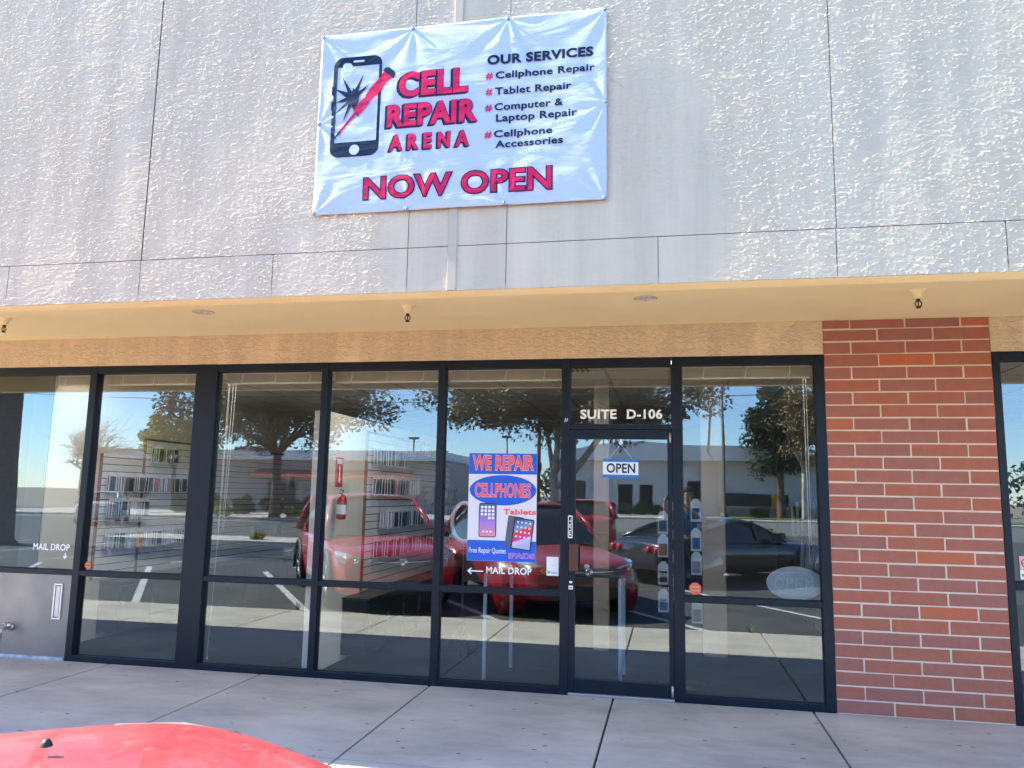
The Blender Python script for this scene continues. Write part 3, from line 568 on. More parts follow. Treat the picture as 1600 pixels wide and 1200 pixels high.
def shelf(x, y0, y1, z, lab, blab):
    t = empty('display_shelf', (x, y0, z), label=lab, cat='shelf'); MB().box(0, .24, 0, y1-y0, -.012, 0).build('shelf_board', mat('shelf_green', (.05, .08, .07), rough=.3), t); MB().box(.241, .25, 0, y1-y0, -.03, .015).build('price_rail', M_dk, t)
    y = y0+.05; k = 0
    cols = [('red', (.30, .02, .04)), ('white', (.7, .7, .72)), ('black', (.015, .015, .02)), ('green', (.02, .22, .14)), ('grey', (.3, .3, .32)), ('olive', (.30, .30, .10)), ('navy', (.03, .04, .12))]
    while y < y1-.16 and k < len(ORD)-2:
        w_ = random.uniform(.07, .13); h_ = random.uniform(.14, .22); cn, cc = random.choice(cols)
        b = empty('boxed_product', (x+random.uniform(.06, .12), y, z), random.uniform(-.08, .08), label=f'{cn} product box, {ORD[k]} from the window on the {blab} display shelf', cat='box', group='boxed products on the shelves'); MB().box(-.05, .05, 0, w_, 0, h_).build('carton', mat('carton_'+cn, cc, rough=.35), b); MB().box(.0505, .052, w_*.2, w_*.8, h_*.35, h_*.8).build('front_print', mat('carton_print', (.45, .45, .48)), b)
        y += w_+random.uniform(.015, .05); k += 1
shelf(-4.275, 2.25, 4.15, 2.00, 'upper display shelf with boxed products beside the right slatwall hooks', 'upper'); shelf(-4.275, 2.6, 4.2, 1.46, 'lower display shelf with boxed products beside the right slatwall hooks', 'lower')
# extinguisher and its sign
t = empty('fire_extinguisher', (-4.22, .37, 1.33), label='red fire extinguisher hung on the cream partition', cat='fire extinguisher'); t.scale = (.8, .8, .8)
m = MB(); m.lathe([(0, 0), (.045, 0), (.055, .015), (.055, .20), (.05, .225), (.03, .25), (.02, .262), (0, .262)], (0, 0, 0), 'z', 20); m.build('cylinder', mat('extinguisher_red', (.5, .012, .015), rough=.25, coat=.5), t)
m = MB(); m.lathe([(.0555, .06), (.0558, .17)], (0, 0, 0), 'z', 20); m.build('instruction_label', M_white, t)
m = MB(); m.tube([(0, 0, .26), (0, 0, .295)], .012, 8); m.tube([(0, 0, .295), (.0, -.075, .30)], .007, 6); m.tube([(0, 0, .30), (.0, .035, .335), (0, -.05, .34)], .006, 6); m.build('valve_lever', M_black, t)
m = MB(); m.tube([(0, .02, .285), (.02, .055, .26), (.03, .065, .18), (.03, .062, .1)], .009, 8); m.build('hose', M_black, t)
t = MB().box(-.0, .004, -.085, .085, -.14, .14, mi=0)
t.box(.0045, .0055, -.012, .012, -.06, .06, mi=1); t.add([(.005, -.035, -.06), (.005, .035, -.06), (.005, 0, -.11)], [(0, 1, 2)], 1); t.box(.0045, .0055, -.06, .06, .075, .12, mi=1)
for a in ((-.078, -.073, -.13, .13), (.073, .078, -.13, .13)): t.box(.0045, .0055, *a, mi=1)
sg = t.build('extinguisher_sign', [mat('sign_red', (.55, .02, .03)), M_white], loc=(-4.298, .46, 1.77)); tag(sg, 'tall red and white arrow sign above the fire extinguisher', 'sign')
Ms = Matrix(((0, 0, 0, 0),)*3+((0, 0, 0, 1),))
# blinds pulled up at the heads of the windows
M_blind = mat('blind_slats', (.62, .54, .44), rough=.5, var=(.5, .43, .35), vscale=4); M_rail = mat('blind_rail', (.85, .78, .66), rough=.4)
def blind(x0, x1, lab):
    t = empty('window_blind', (x0, .15, 2.575), label=lab, cat='blind', group='blinds pulled up behind the windows'); w_ = x1-x0
    m = MB(); m.box(0, w_, -.012, .02, 0, .014); m.box(0, w_, -.014, .026, .098, .13); m.build('rails', M_rail, t)
    m = MB()
    for k in range(11): m.box(.004, w_-.004, -.012+random.uniform(-.001, .001), .018, .017+k*.0072, .0215+k*.0072)
    m.build('slats', M_blind, t)
    m = MB()
    for q in (.16, .5, .84): 
        if w_ > .8 or q != .5: m.tube([(w_*q-.012, -.016, .0), (w_*q+.01*random.random(), -.02, .05), (w_*q+.008, -.016, .11)], .006, 6)
    m.build('ladder_tape', M_rail, t); return t
blind(-7.18, -6.72, 'pulled up blind in the window over the metal panel'); blind(-6.62, -5.6, 'pulled up blind in the window beside the wide post')
b3 = blind(-5.34, -4.33, 'pulled up blind with long cords at its left end'); blind(-4.24, -3.23, 'pulled up blind in the window in front of the fire extinguisher'); blind(-3.13, -2.13, 'pulled up blind above the phone repair poster'); b7 = blind(-1.1, -.09, 'pulled up blind in the window beside the brick pillar')
m = MB(); m.tube([(.01, .03, .0), (.0, .03, -1.2), (-.04, .04, -2.5)], .0028, 5); m.tube([(-.0, .03, .0), (-.012, .03, -1.4)], .0028, 5); m.tube([(.045, .03, 0), (.03, .03, -1.35)], .003, 5); m.tube([(.075, .03, 0), (.045, .03, -1.37)], .0028, 5); m.tube([(-.04, .04, -2.5), (-.04, .04, -2.53)], .007, 6); m.build('pull_cord', M_white, b3)
m = MB(); m.tube([(.965, .03, 0), (.97, .03, -1.5)], .003, 5); m.tube([(.985, .03, 0), (.985, .03, -1.35)], .0025, 5); m.build('pull_cord', M_white, b7)
# ceiling vent, ring light, table, rack, clear screens
m = MB(); 
for k in range(7): m.box(-2.30+k*.05, -2.28+k*.05, .78, .98, 2.782, 2.791)
tag(m.build('ceiling_vent', M_black), 'black slotted air vent in the shop ceiling', 'vent')
t = empty('ring_light', (-3.2, 1.0, 0), label='round ring light on a stand left of the poster', cat='ring light')
m = MB(); m.tube([(.125*math.cos(a*PI/16), 0, 1.31+.185*math.sin(a*PI/16)) for a in range(33)], .022, 8, cap=False); m.build('ring', mat('ring_plastic', (.42, .48, .6), rough=.3), t)
m = MB(); m.tube([(0, 0, 0.03), (0, 0, 1.13)], .012, 8); 
for a in (90, 210, 330): m.tube([(0, 0, .35), (.3*math.cos(R(a)), .3*math.sin(R(a)), .01)], .009, 6)
m.build('tripod', M_black, t)
M_leg = mat('pale_metal', (.30, .42, .50), rough=.35, metal=.3)
t = empty('display_table', (-2.23, .55, 0), label='glass topped display table with pale metal legs behind the poster and door', cat='table')
MB().box(-.62, .62, -.27, .33, .90, .925).build('table_top', mat('smoked_top', (.03, .03, .035), rough=.3), t, bevel=.004)
for sx, sy in ((-.60, -.25), (.57, -.25), (-.47, .28), (.57, .28)): MB().box(sx, sx+.03, sy, sy+.03, .0, .899).build('leg', M_leg, t, bevel=.003)
t = empty('wall_clock_disc', (-1.93, .35, .98), label='small white puck shaped gadget on the display table edge', cat='gadget'); m = MB(); m.lathe([(0, -.01), (.022, -.01), (.024, .0), (.022, .01), (0, .01)], (0, 0, 0), 'y', 20); m.build('disc', mat('pale_disc', (.55, .6, .55)), t)
t.name = 'round_gadget'
RK = empty('display_rack', (-1.13, .5, 0), label='black wire display rack of packaged accessories behind the door post', cat='rack')
m = MB()
for k in range(9): m.tube([(-.17+k*.0425, 0, .55), (-.17+k*.0425, 0, 1.58)], .004, 5)
for k in range(14): m.tube([(-.17, .003, .56+k*.078), (.17, .003, .56+k*.078)], .004, 5)
m.build('grid', M_black, RK); MB().box(-.17, .17, .012, .02, .55, 1.58).build('back_board', mat('rack_board', (.008, .012, .018), rough=.6), RK)
m = MB(); m.tube([(0, .05, 0), (0, .05, 1.6)], .02, 8); m.lathe([(0, 0), (.2, 0), (.2, .02), (0, .03)], (0, .05, 0), 'z', 20); m.build('pole', M_black, RK)
hues = [('blue', (.015, .04, .10)), ('black', (.02, .02, .02)), ('grey', (.2, .2, .22)), ('brown', (.18, .08, .04)), ('sky blue', (.02, .09, .18))]
i = 0
for cx_, zz in ((-.155, (1.36, 1.16, .93, .70)), (-.05, (1.44, 1.20, 1.0, .8)), (.125, (1.47, 1.22, 1.02, .62))):
    for j, z in enumerate(zz):
        hn, hc = hues[(i*2+j) % 5]; i += 1
        t = empty('accessory_package', (-1.13+cx_, .47, z), label=f'{hn} accessory on white card, {("left", "middle", "right")[(-.155, -.05, .125).index(cx_)]} column of the black rack, {("top", "second", "third", "bottom")[j]}', cat='package', group='packages on the black rack')
        m = MB(); m.box(-.045, .045, 0, .004, -.085, .075); m.prism([(-.045, .075), (.045, .075), (.018, .11), (-.018, .11)], 0, .004); m.build('card', mat('white_card', (.42, .44, .47), rough=.5), t)
        MB().box(-.032, .032, -.014, -.001, -.065, .03).build('blister', mat('ins_'+hn.replace(' ', '_'), hc, rough=.2), t, bevel=.003)
M_clear = mat('clear_film', (.55, .65, .78), rough=.12, alpha=.42)
for k in range(7):
    x = -.17+k*.045; t = MB().box(-.017, .017, -.0015, .0015, -.14, .14).build('screen_protector', M_clear, loc=(x, .75+.02*(k % 3), 1.40+.03*((k*7) % 3))); t.rotation_euler = (0, R(random.uniform(-6, 6)), R(50))
    tag(t, 'clear tall sleeve hanging in the window beside the brick pillar, upper set', 'screen protector', 'clear sleeves hanging by the brick pillar')
for k in range(5):
    x = -.10+k*.045; t = MB().box(-.02, .02, -.0015, .0015, -.12, .12).build('screen_protector', M_clear, loc=(x, .75+.02*(k % 3), 1.10)); t.rotation_euler = (0, R(8+5*k), R(45))
    tag(t, 'clear screen protector sleeve leaning in the window beside the brick pillar, lower set', 'screen protector', 'clear sleeves hanging by the brick pillar')

# ------------------------------------------------------------------ things on the glass
# poster
PX, PZ = -2.917, 1.03; PY = .036
M_pb = mat('poster_blue', (.0, .10, .62), rough=.35); M_pw = mat('poster_white', (.72, .68, .78), rough=.35); M_pr = mat('poster_red', (.85, .09, .09), rough=.35); M_pp = mat('poster_pale', (.85, .55, .58), rough=.35)
po = MB().box(PX-.002, PX+.592, PY, PY+.004, PZ-.002, PZ+.906).build('poster', M_pw); tag(po, 'colourful poster advertising phone and tablet repair stuck on the window', 'poster')
m = MB(); m.box(PX-.001, PX+.591, PY-.0008, PY-.0001, PZ+.728, PZ+.905); m.box(PX-.001, PX+.591, PY-.0008, PY-.0001, PZ-.001, PZ+.17); m.prism([(PX+.298+.29*math.cos(k*PI/24), PZ+.592+.128*math.sin(k*PI/24)) for k in range(48)], PY-.0008, PY-.0001)
m.build('blue_panel', M_pb, po)
def pt(s, x0, x1, z0, z1, off, out, c1, c2):
    m = MB()
    if out: text(m, s, PX+x0, PX+x1, PZ+z0, PZ+z1, PY-.0014, 1, off, out)
    text(m, s, PX+x0, PX+x1, PZ+z0, PZ+z1, PY-.0022, 0, off); m.build('lettering', [c1, c2], po)
pt('WE REPAIR', .03, .565, .762, .888, .03, .022, M_pr, M_pp); pt('CELLPHONES', .055, .54, .535, .648, .02, .02, M_pr, M_pp)
pt('Tablets', .308, .588, .390, .436, .03, .015, M_pr, M_pp); pt('Free Repair Quotes', .016, .335, .064, .108, .004, 0, M_white, M_white); pt('iPADS', .360, .582, .027, .070, .02, .028, mat('poster_violet', (.30, .08, .55), rough=.35), M_pp)
def gradmat(name, stops, z0, z1, tilt=0):
    m_ = mat(name, (.5, .5, .5), rough=.3); p = m_.node_tree.nodes['Principled BSDF']; tc = N(m_, 'ShaderNodeTexCoord'); sx = N(m_, 'ShaderNodeSeparateXYZ'); lk(m_, tc.outputs['Object'], sx.inputs[0])
    ad = N(m_, 'ShaderNodeMath', operation='MULTIPLY_ADD'); ad.inputs[1].default_value = tilt; lk(m_, sx.outputs['X'], ad.inputs[0]); lk(m_, sx.outputs['Z'], ad.inputs[2])
    mr = N(m_, 'ShaderNodeMapRange'); mr.inputs['From Min'].default_value = z0; mr.inputs['From Max'].default_value = z1; lk(m_, ad.outputs[0], mr.inputs['Value'])
    r_ = N(m_, 'ShaderNodeValToRGB'); e = r_.color_ramp.elements; e[0].position = stops[0][0]; e[0].color = (*stops[0][1], 1); e[1].position = stops[-1][0]; e[1].color = (*stops[-1][1], 1)
    for q, c in stops[1:-1]: e.new(q).color = (*c, 1)
    lk(m_, mr.outputs[0], r_.inputs['Fac']); lk(m_, r_.outputs['Color'], p.inputs['Base Color']); return m_
def prr(x0, x1, z0, z1, r_, y0, y1, mi=0, M=None): m.prism(rrect(x0, x1, z0, z1, r_), y0, y1, mi, M)
m = MB(); Mo = Matrix.Translation((PX, 0, PZ)); prr(.095, .248, .196, .482, .018, PY-.002, PY-.0002, 0, Mo); prr(.102, .241, .203, .475, .012, PY-.0028, PY-.0021, 1, Mo)
for r_ in range(4):
    for c in range(4): 
        if (r_, c) not in ((3, 0), (3, 1)): prr(.112+c*.032, .133+c*.032, .437-r_*.030, .458-r_*.030, .004, PY-.0034, PY-.0029, 2, Mo)
for c in range(3): prr(.13+c*.032, .146+c*.032, .235, .250, .004, PY-.0034, PY-.0029, 2, Mo)
m.build('phone_picture', [M_black, gradmat('phone_screen', [(0, (.75, .25, .38)), (.45, (.35, .20, .65)), (1, (.03, .10, .25))], PZ+.2, PZ+.48), M_white], po)
m = MB(); Mt = Mo @ Matrix.Translation((.45, 0, .235)) @ Matrix.Rotation(R(7), 4, 'Y')
prr(-.115, .02, -.125, .135, .01, PY-.002, PY-.0002, 0, Mt); prr(-.062, .112, -.135, .128, .008, PY-.0030, PY-.0021, 1, Mt); prr(-.050, .102, -.125, .118, .003, PY-.0036, PY-.0031, 2, Mt)
for r_ in range(4):
    for c in range(4): prr(-.032+c*.035, -.018+c*.035, .085-r_*.04, .099-r_*.04, .004, PY-.0042, PY-.0037, 3, Mt)
m.build('tablet_picture', [mat('tablet_grey', (.10, .10, .16)), M_black, gradmat('tablet_screen', [(0, (.35, .45, .7)), (.28, (.55, .5, .75)), (.34, (.75, .02, .28)), (.6, (.75, .05, .03)), (.68, (.15, .30, .60)), (1, (.02, .09, .25))], PZ+.961, PZ+1.221, -.35), M_white], po)
# open sign on a suction hook
OS = empty('open_sign', (-1.618, .012, 2.03), label='blue and white OPEN sign hanging by strings inside the door glass', cat='sign')
m = MB(); m.lathe([(0, -.006), (.012, -.006), (.018, .004), (.018, .010)], (0, 0, 0), 'y', 16); m.box(-.008, .008, -.008, -.002, -.0, .035); m.build('suction_hook', mat('clear_white', (.7, .72, .75), rough=.2), OS)
m = MB(); m.tube([(0, -.006, -.01), (-.10, -.006, -.137)], .0014, 5); m.tube([(0, -.006, -.01), (.095, -.006, -.137)], .0014, 5); m.build('string', M_white, OS)
m = MB(); Mo = Matrix.Rotation(R(.5), 4, 'Y'); m.box(-.146, .146, -.010, -.006, -.290, -.135, 0, Mo); m.box(-.1455, .1455, -.0115, -.0105, -.265, -.160, 1, Mo)
text(m, 'OPEN', -.115, .120, -.250, -.172, -.0125, 2, .025, M=Mo); m.build('sign_board', [mat('sign_blue', (.01, .17, .50), rough=.35), mat('sign_white', (.68, .72, .82), rough=.35), mat('sign_black', (.01, .015, .03))], OS)
# small stickers
def octag(x, z, r_, lab):
    m = MB(); m.prism([(x+r_*math.cos(R(22.5+45*k)), z+r_*math.sin(R(22.5+45*k))) for k in range(8)], .0425, .046, 0)
    for dz, h in ((.012, .006), (-.002, .008), (-.016, .005)): m.box(x-r_*.6, x+r_*.6, .0418, .0424, z+dz-h/2, z+dz+h/2, 1)
    m.box(x-r_*.5, x+r_*.5, .0412, .0417, z-.004, z+.001, 2)
    tag(m.build('security_sticker', [mat('sticker_orange', (.75, .13, .07)), mat('sticker_cream', (.75, .45, .25)), M_black]), lab, 'sticker')
octag(-6.585, .861, .036, 'orange octagonal security sticker at the foot of the window beside the wide post'); octag(-1.031, .868, .05, 'orange octagonal security sticker low beside the door')
m = MB(); m.box(-2.235, -2.133, .0405, .0445, .926, 1.08, 0); m.box(-2.228, -2.205, .0395, .0404, .945, .962, 1); m.box(-2.20, -2.145, .0395, .0404, .943, .947, 1); m.box(-2.20, -2.145, .0395, .0404, .953, .957, 1); m.box(-2.20, -2.16, .0395, .0404, 1.01, 1.014, 2)
tag(m.build('paper_notice', [mat('paper', (.75, .76, .78)), mat('notice_blue', (.05, .3, .5)), mat('notice_tan', (.6, .55, .4))]), 'small white paper notice with a blue mark left of the door handle', 'notice')
# oval unlit LED sign
NE = empty('led_sign', (-.262, .10, .932), label='oval unlit LED OPEN sign low in the window beside the brick pillar', cat='sign')
m = MB(); m.prism([(.212*math.cos(k*PI/32), .127*math.sin(k*PI/32)) for k in range(64)], -.004, .004); m.build('acrylic_plate', mat('acrylic', (.42, .50, .52), rough=.25, alpha=.6), NE)
m = MB(); m.tube([(.212*math.cos(k*PI/32), 0, .127*math.sin(k*PI/32)) for k in range(65)], .004, 6, cap=False); m.build('rim', mat('rim_grey', (.32, .36, .38), rough=.3), NE)
m = MB(); dot = []
for k in range(52):
    a = 2*PI*k/52
    if abs(math.sin(a)) > .45: dot.append((.165*math.cos(a), .088*math.sin(a)))
seg = lambda x0, z0, x1, z1, n: [(x0+(x1-x0)*i/n, z0+(z1-z0)*i/n) for i in range(n+1)]
dot += [(-.118+.032*math.cos(k*PI/9), .038*math.sin(k*PI/9)) for k in range(18)]
dot += seg(-.062, -.038, -.055, .038, 8)+seg(-.055, .038, -.018, .030, 4)+seg(-.018, .030, -.022, .004, 3)+seg(-.022, .004, -.058, .0, 4)
dot += seg(.01, -.038, .01, .038, 8)+seg(.01, .038, .052, .038, 5)+seg(.01, .0, .045, .0, 4)+seg(.01, -.038, .052, -.038, 5)
dot += seg(.082, -.038, .088, .038, 8)+seg(.088, .038, .128, -.038, 8)+seg(.128, -.038, .135, .038, 8)
for x, z in dot: m.box(x-.0022, x+.0022, -.008, -.0041, z-.0022, z+.0022)
m.build('lamp_dots', mat('dot_white', (.75, .78, .78)), NE)
m = MB(); m.tube([(.10, 0, -.127), (.13, .02, -.30), (.18, .02, -.5), (.19, .02, -.86)], .003, 5); m.build('cable', M_black, NE)
# no smoking style decal in the right hand window
m = MB(); m.box(1.33, 1.42, .040, .045, 1.10, 1.20, 0); m.box(1.33, 1.42, .040, .045, 1.03, 1.098, 1)
m.lathe([(.035, -.0), (.028, -.001)], (1.375, .0395, 1.15), 'y', 24, 2); m.box(1.345, 1.405, .038, .0388, 1.146, 1.152, 2); m.box(1.34, 1.36, .038, .0388, 1.05, 1.07, 3)
tag(m.build('window_decal', [mat('decal_pink', (.8, .45, .42)), M_white, mat('decal_red', (.5, .02, .02)), mat('decal_green', (.1, .4, .1))]), 'pink and white decal in the window right of the brick pillar', 'sticker')

#@@OUTSIDE@@
# ------------------------------------------------------------------ cars
def carpaint(name, c, dust=None, rough=.28):
    m = mat(name, c, rough=rough, spec=.5, coat=.8)
    if dust:
        p = m.node_tree.nodes['Principled BSDF']; tc = N(m, 'ShaderNodeTexCoord')
        a = N(m, 'ShaderNodeTexNoise', Scale=3.2, Detail=12, Roughness=.82); lk(m, tc.outputs['Object'], a.inputs['Vector'])
        r_ = N(m, 'ShaderNodeMapRange'); r_.inputs['From Min'].default_value = .35; r_.inputs['From Max'].default_value = .75; r_.inputs['To Min'].default_value = .10; r_.inputs['To Max'].default_value = .42; lk(m, a.outputs['Fac'], r_.inputs['Value'])
        v = N(m, 'ShaderNodeTexNoise', Scale=34, Detail=3); mp = N(m, 'ShaderNodeMapping'); mp.inputs['Scale'].default_value = (.45, 1.5, 1); lk(m, tc.outputs['Object'], mp.inputs['Vector']); lk(m, mp.outputs[0], v.inputs['Vector'])
        r2 = N(m, 'ShaderNodeMapRange'); r2.inputs['From Min'].default_value = .66; r2.inputs['From Max'].default_value = .72; r2.inputs['To Max'].default_value = .55; lk(m, v.outputs['Fac'], r2.inputs['Value'])
        ad = N(m, 'ShaderNodeMath', operation='ADD', use_clamp=True); lk(m, r_.outputs[0], ad.inputs[0]); lk(m, r2.outputs[0], ad.inputs[1]); ge = N(m, 'ShaderNodeNewGeometry'); sz = N(m, 'ShaderNodeSeparateXYZ'); lk(m, ge.outputs['Normal'], sz.inputs[0]); nr = N(m, 'ShaderNodeMapRange'); nr.inputs['From Min'].default_value = .35; nr.inputs['From Max'].default_value = .9; lk(m, sz.outputs['Z'], nr.inputs['Value']); mm = N(m, 'ShaderNodeMath', operation='MULTIPLY'); lk(m, ad.outputs[0], mm.inputs[0]); lk(m, nr.outputs[0], mm.inputs[1]); ad = mm
        mx_ = N(m, 'ShaderNodeMixRGB'); mx_.inputs['Color1'].default_value = (*c, 1); mx_.inputs['Color2'].default_value = (*dust, 1); lk(m, ad.outputs[0], mx_.inputs['Fac']); lk(m, mx_.outputs[0], p.inputs['Base Color'])
        ro = N(m, 'ShaderNodeMapRange'); ro.inputs['To Min'].default_value = .25; ro.inputs['To Max'].default_value = .7; lk(m, ad.outputs[0], ro.inputs['Value']); lk(m, ro.outputs[0], p.inputs['Roughness']); p.inputs['Coat Weight'].default_value = .35
    return m
M_lens = mat('lamp_lens', (.55, .58, .6), rough=.08, metal=.3, coat=1); M_amber = mat('amber_lens', (.8, .28, .02), rough=.15, coat=1); M_tail = mat('tail_lens', (.45, .01, .012), rough=.15, coat=1)
M_clad = mat('grey_cladding', (.035, .036, .038), rough=.6); M_rim = mat('alloy', (.45, .45, .47), rough=.3, metal=.85)
def evalmesh(o): 
    bpy.context.view_layer.update(); return bpy.data.meshes.new_from_object(o.evaluated_get(bpy.context.evaluated_depsgraph_get()))
def car(label, nose, head, paint, L_=4.4, W=1.8, Hh=1.55, hood=.97, belt=1.0, cowl=1.25, rooff=1.95, roofr=3.5, tailg=4.15, wr=.34, name='parked_car', group=None, cat='car', nozzle=False, clad=True, plate=False, spot='', round_tail=False):
    """x forward from the nose (0) back to -L_, y to the left"""
    ang = math.atan2(head[1], head[0]); t = empty(name, (nose[0], nose[1], -.02), ang, label, cat, group)
    hw = W/2
    st_ = [(-.0, .62, .70, .50, .36), (.05, .78, .80, .66, .26), (.16, .90, .885, .76, .22), (.42, .97, .945, .82, .20), (.85, 1.0, .985, .86, .20), (cowl, 1.0, 1.03, .90, .20), (cowl+.55, 1.0, 1.05, .93, .20), (L_*.62, 1.0, 1.08, .95, .20), (L_-.75, .99, 1.10, .96, .21), (L_-.28, .95, 1.10, .95, .24), (L_-.06, .87, 1.04, .90, .30), (L_, .76, .92, .82, .38)]
    k_ = hood/1.0; vs = []
    for s_, w_, zt, zs, zb in st_:
        w_ *= hw; zt *= k_; zs *= k_
        half = [(0, zt), (.34*w_, zt-.006), (.66*w_, zt-.022), (.88*w_, zt-.055), (.965*w_, zs-.02), (1.0*w_, zs-.14), (1.0*w_, .5), (.975*w_, .36), (.93*w_, zb), (.5*w_, zb-.01), (0, zb-.01)]
        ring = half+[(-y, z) for y, z in half[-2:0:-1]]
        vs += [(-s_, y, z) for y, z in ring]
    n = 20; fs = [(i*n+k, i*n+(k+1) % n, (i+1)*n+(k+1) % n, (i+1)*n+k) for i in range(len(st_)-1) for k in range(n)]
    fs = [tuple(reversed(f)) for f in fs]; fs += [tuple(range(n)), tuple(range((len(st_)-1)*n+n-1, (len(st_)-1)*n-1, -1))]
    m = MB(); m.add(vs, fs, 0, True); tmp = m.build('tmp', paint); sb = tmp.modifiers.new('s', 'SUBSURF'); sb.levels = 2
    wx = (-.86, -(L_-.88)); cut = []
    for x in wx:
        for sy in (1, -1):
            c = MB().lathe([(0, -.16), (wr+.055, -.16), (wr+.055, .16), (0, .16)], (x, sy*(hw-.05), wr), 'y', 28).build('cut', M_clad)
            bo = tmp.modifiers.new('b', 'BOOLEAN'); bo.operation = 'DIFFERENCE'; bo.object = c; bo.solver = 'EXACT'; cut.append(c)
    me = evalmesh(tmp); bpy.data.objects.remove(tmp)
    for c in cut: bpy.data.objects.remove(c)
    bd = bpy.data.objects.new('body', me); COL.objects.link(bd); bd.parent = t
    # greenhouse
    zb0 = hood*1.03-.02
    zbase = lambda x: zb0+(.06*hood if x > cowl+.3 else 0)
    prof = [(cowl-.02, 0.0), (cowl+.08, .10), ((cowl+rooff)/2, .56), (rooff-.08, .88), (rooff+.12, .97), ((rooff+roofr)/2, 1.0), (roofr, .95), (roofr+(tailg-roofr)*.55, .62), (tailg, .04)]
    vs = []; 
    for s_, q in prof:
        zt = zb0+(Hh-zb0)*q; wt = hw*(.90-.20*q); wb = hw*.93; zl = zb0-.03
        ring = [(wb, zl), ((wb+wt)/2+.012, zl+(zt-zl)*.5), (wt, zt-.035*q), (wt*.8, zt-.008*q), (0, zt+.004), (-wt*.8, zt-.008*q), (-wt, zt-.035*q), (-(wb+wt)/2-.012, zl+(zt-zl)*.5), (-wb, zl)]
        vs += [(-s_, y, z) for y, z in ring]
    n = 9; fs = [(i*n+k, i*n+k+1, (i+1)*n+k+1, (i+1)*n+k) for i in range(len(prof)-1) for k in range(n-1)]
    gh = MB().add(vs, fs, 0, True).build('window_glass', M_cglass, t); sb = gh.modifiers.new('s', 'SUBSURF'); sb.levels = 1; sb.render_levels = 1
    # roof skin and pillars
    zt = lambda q: zb0+(Hh-zb0)*q
    vs = []; rp = [(rooff-.02, .93), (rooff+.15, .975), ((rooff+roofr)/2, 1.0), (roofr, .955), (roofr+.12, .91)]
    for s_, q in rp:
        wt = hw*(.90-.20*q)+.008; z = zt(q)+.012; vs += [(-s_, y, zz) for y, zz in ((wt+.012, z-.075), (wt, z-.035), (wt*.8, z), (0, z+.012), (-wt*.8, z), (-wt, z-.035), (-wt-.012, z-.075))]
    n = 7; fs = [(i*n+k, i*n+k+1, (i+1)*n+k+1, (i+1)*n+k) for i in range(len(rp)-1) for k in range(n-1)]
    rf = MB().add(vs, fs, 0, True).build('roof', paint, t); so = rf.modifiers.new('t', 'SOLIDIFY'); so.thickness = .02; so.offset = 1
    m = MB()
    for sy in (1, -1):
        m.tube([(-cowl+.03, sy*hw*.92, zb0-.02), (-(cowl+rooff)/2, sy*hw*.83, zt(.56)-.03), (-rooff-.03, sy*hw*.735, zt(.93)-.02)], [.035, .033, .032], 8)
        m.tube([(-(cowl+roofr)/2-.15, sy*hw*.94, zb0), (-(cowl+roofr)/2-.1, sy*hw*.735, zt(.96)-.02)], .030, 8)
        m.tube([(-roofr-.10, sy*hw*.74, zt(.91)-.01), (-(roofr+tailg)/2-.08, sy*hw*.83, zt(.55)), (-tailg+.02, sy*hw*.92, zb0)], [.05, .06, .07], 8)
    m.build('pillars', paint, t)
    # wheels
    for x in wx:
        for sy in (1, -1):
            wm = MB().lathe([(wr-.10, -.1), (wr-.02, -.1), (wr, -.06), (wr, .06), (wr-.02, .1), (wr-.10, .1)], (x, sy*(hw-.11), wr), 'y', 30).build('wheel', M_rubber, t)
            m = MB(); m.lathe([(0, .03), (wr-.11, .02), (wr-.10, .06), (wr-.085, .09), (wr-.10, .1)] if sy > 0 else [(0, -.03), (wr-.11, -.02), (wr-.10, -.06), (wr-.085, -.09), (wr-.10, -.1)], (x, sy*(hw-.11), wr), 'y', 30, 1)
            for k in range(5):
                a = 2*PI*k/5+.3; m.tube([(x+.04*math.cos(a), sy*(hw-.035), wr+.04*math.sin(a)), (x+(wr-.10)*math.cos(a), sy*(hw-.03), wr+(wr-.10)*math.sin(a))], [.034, .022], 6)
            m.lathe([(0, sy*.09), (.05, sy*.088), (.055, sy*.05)], (x, sy*(hw-.11), wr), 'y', 14); m.build('rim', [M_rim, M_black], wm)
    # front
    zl = hood*.79
    m = MB(); m.prism(rrect(-.46, .46, zl-.22, zl-.03, .05), -.02, .06); gq = m.build('grille', M_black, t, bevel=.01); gq.rotation_euler = (0, 0, PI/2); gq.location = (.01, 0, 0)
    m = MB(); m.prism(rrect(-.58, .58, .25, .44, .06), -.02, .10); b2 = m.build('lower_grille', M_clad, t, bevel=.01); b2.rotation_euler = (0, 0, PI/2); b2.location = (-.02, 0, 0)
    m = MB(); m.tube([(.034, .36, zl-.07), (.044, 0, zl-.08), (.034, -.36, zl-.07)], .010, 6); m.lathe([(.055, .035), (.05, .05), (0, .055)], (0, 0, zl-.08), 'x', 18); m.build('badge_bar', M_chrome, gq if False else t)
    for sy in (1, -1):
        m = MB(); pts = []
        P = [(-.02, .44, zl-.04), (-.06, .60, zl-.0), (-.20, .76, zl+.03), (-.42, .835, zl+.05), (-.42, .84, zl-.0), (-.20, .80, zl-.09), (-.07, .66, zl-.11), (-.02, .46, zl-.09)]
        c0 = sum((Vector(p) for p in P), Vector())/8; c0.x += .045; c0.y += .03
        vs = [(p[0]*L_/4.4, p[1]*hw/.9*sy, p[2]) for p in P]+[(c0.x-.02, c0.y*hw/.9*sy, c0.z)]
        fs = [((i, (i+1) % 8, 8) if sy > 0 else ((i+1) % 8, i, 8)) for i in range(8)]
        vb = [(p[0]-.07, p[1]-.06*sy, p[2]) for p in vs[:8]]; k0 = len(vs); vs += vb
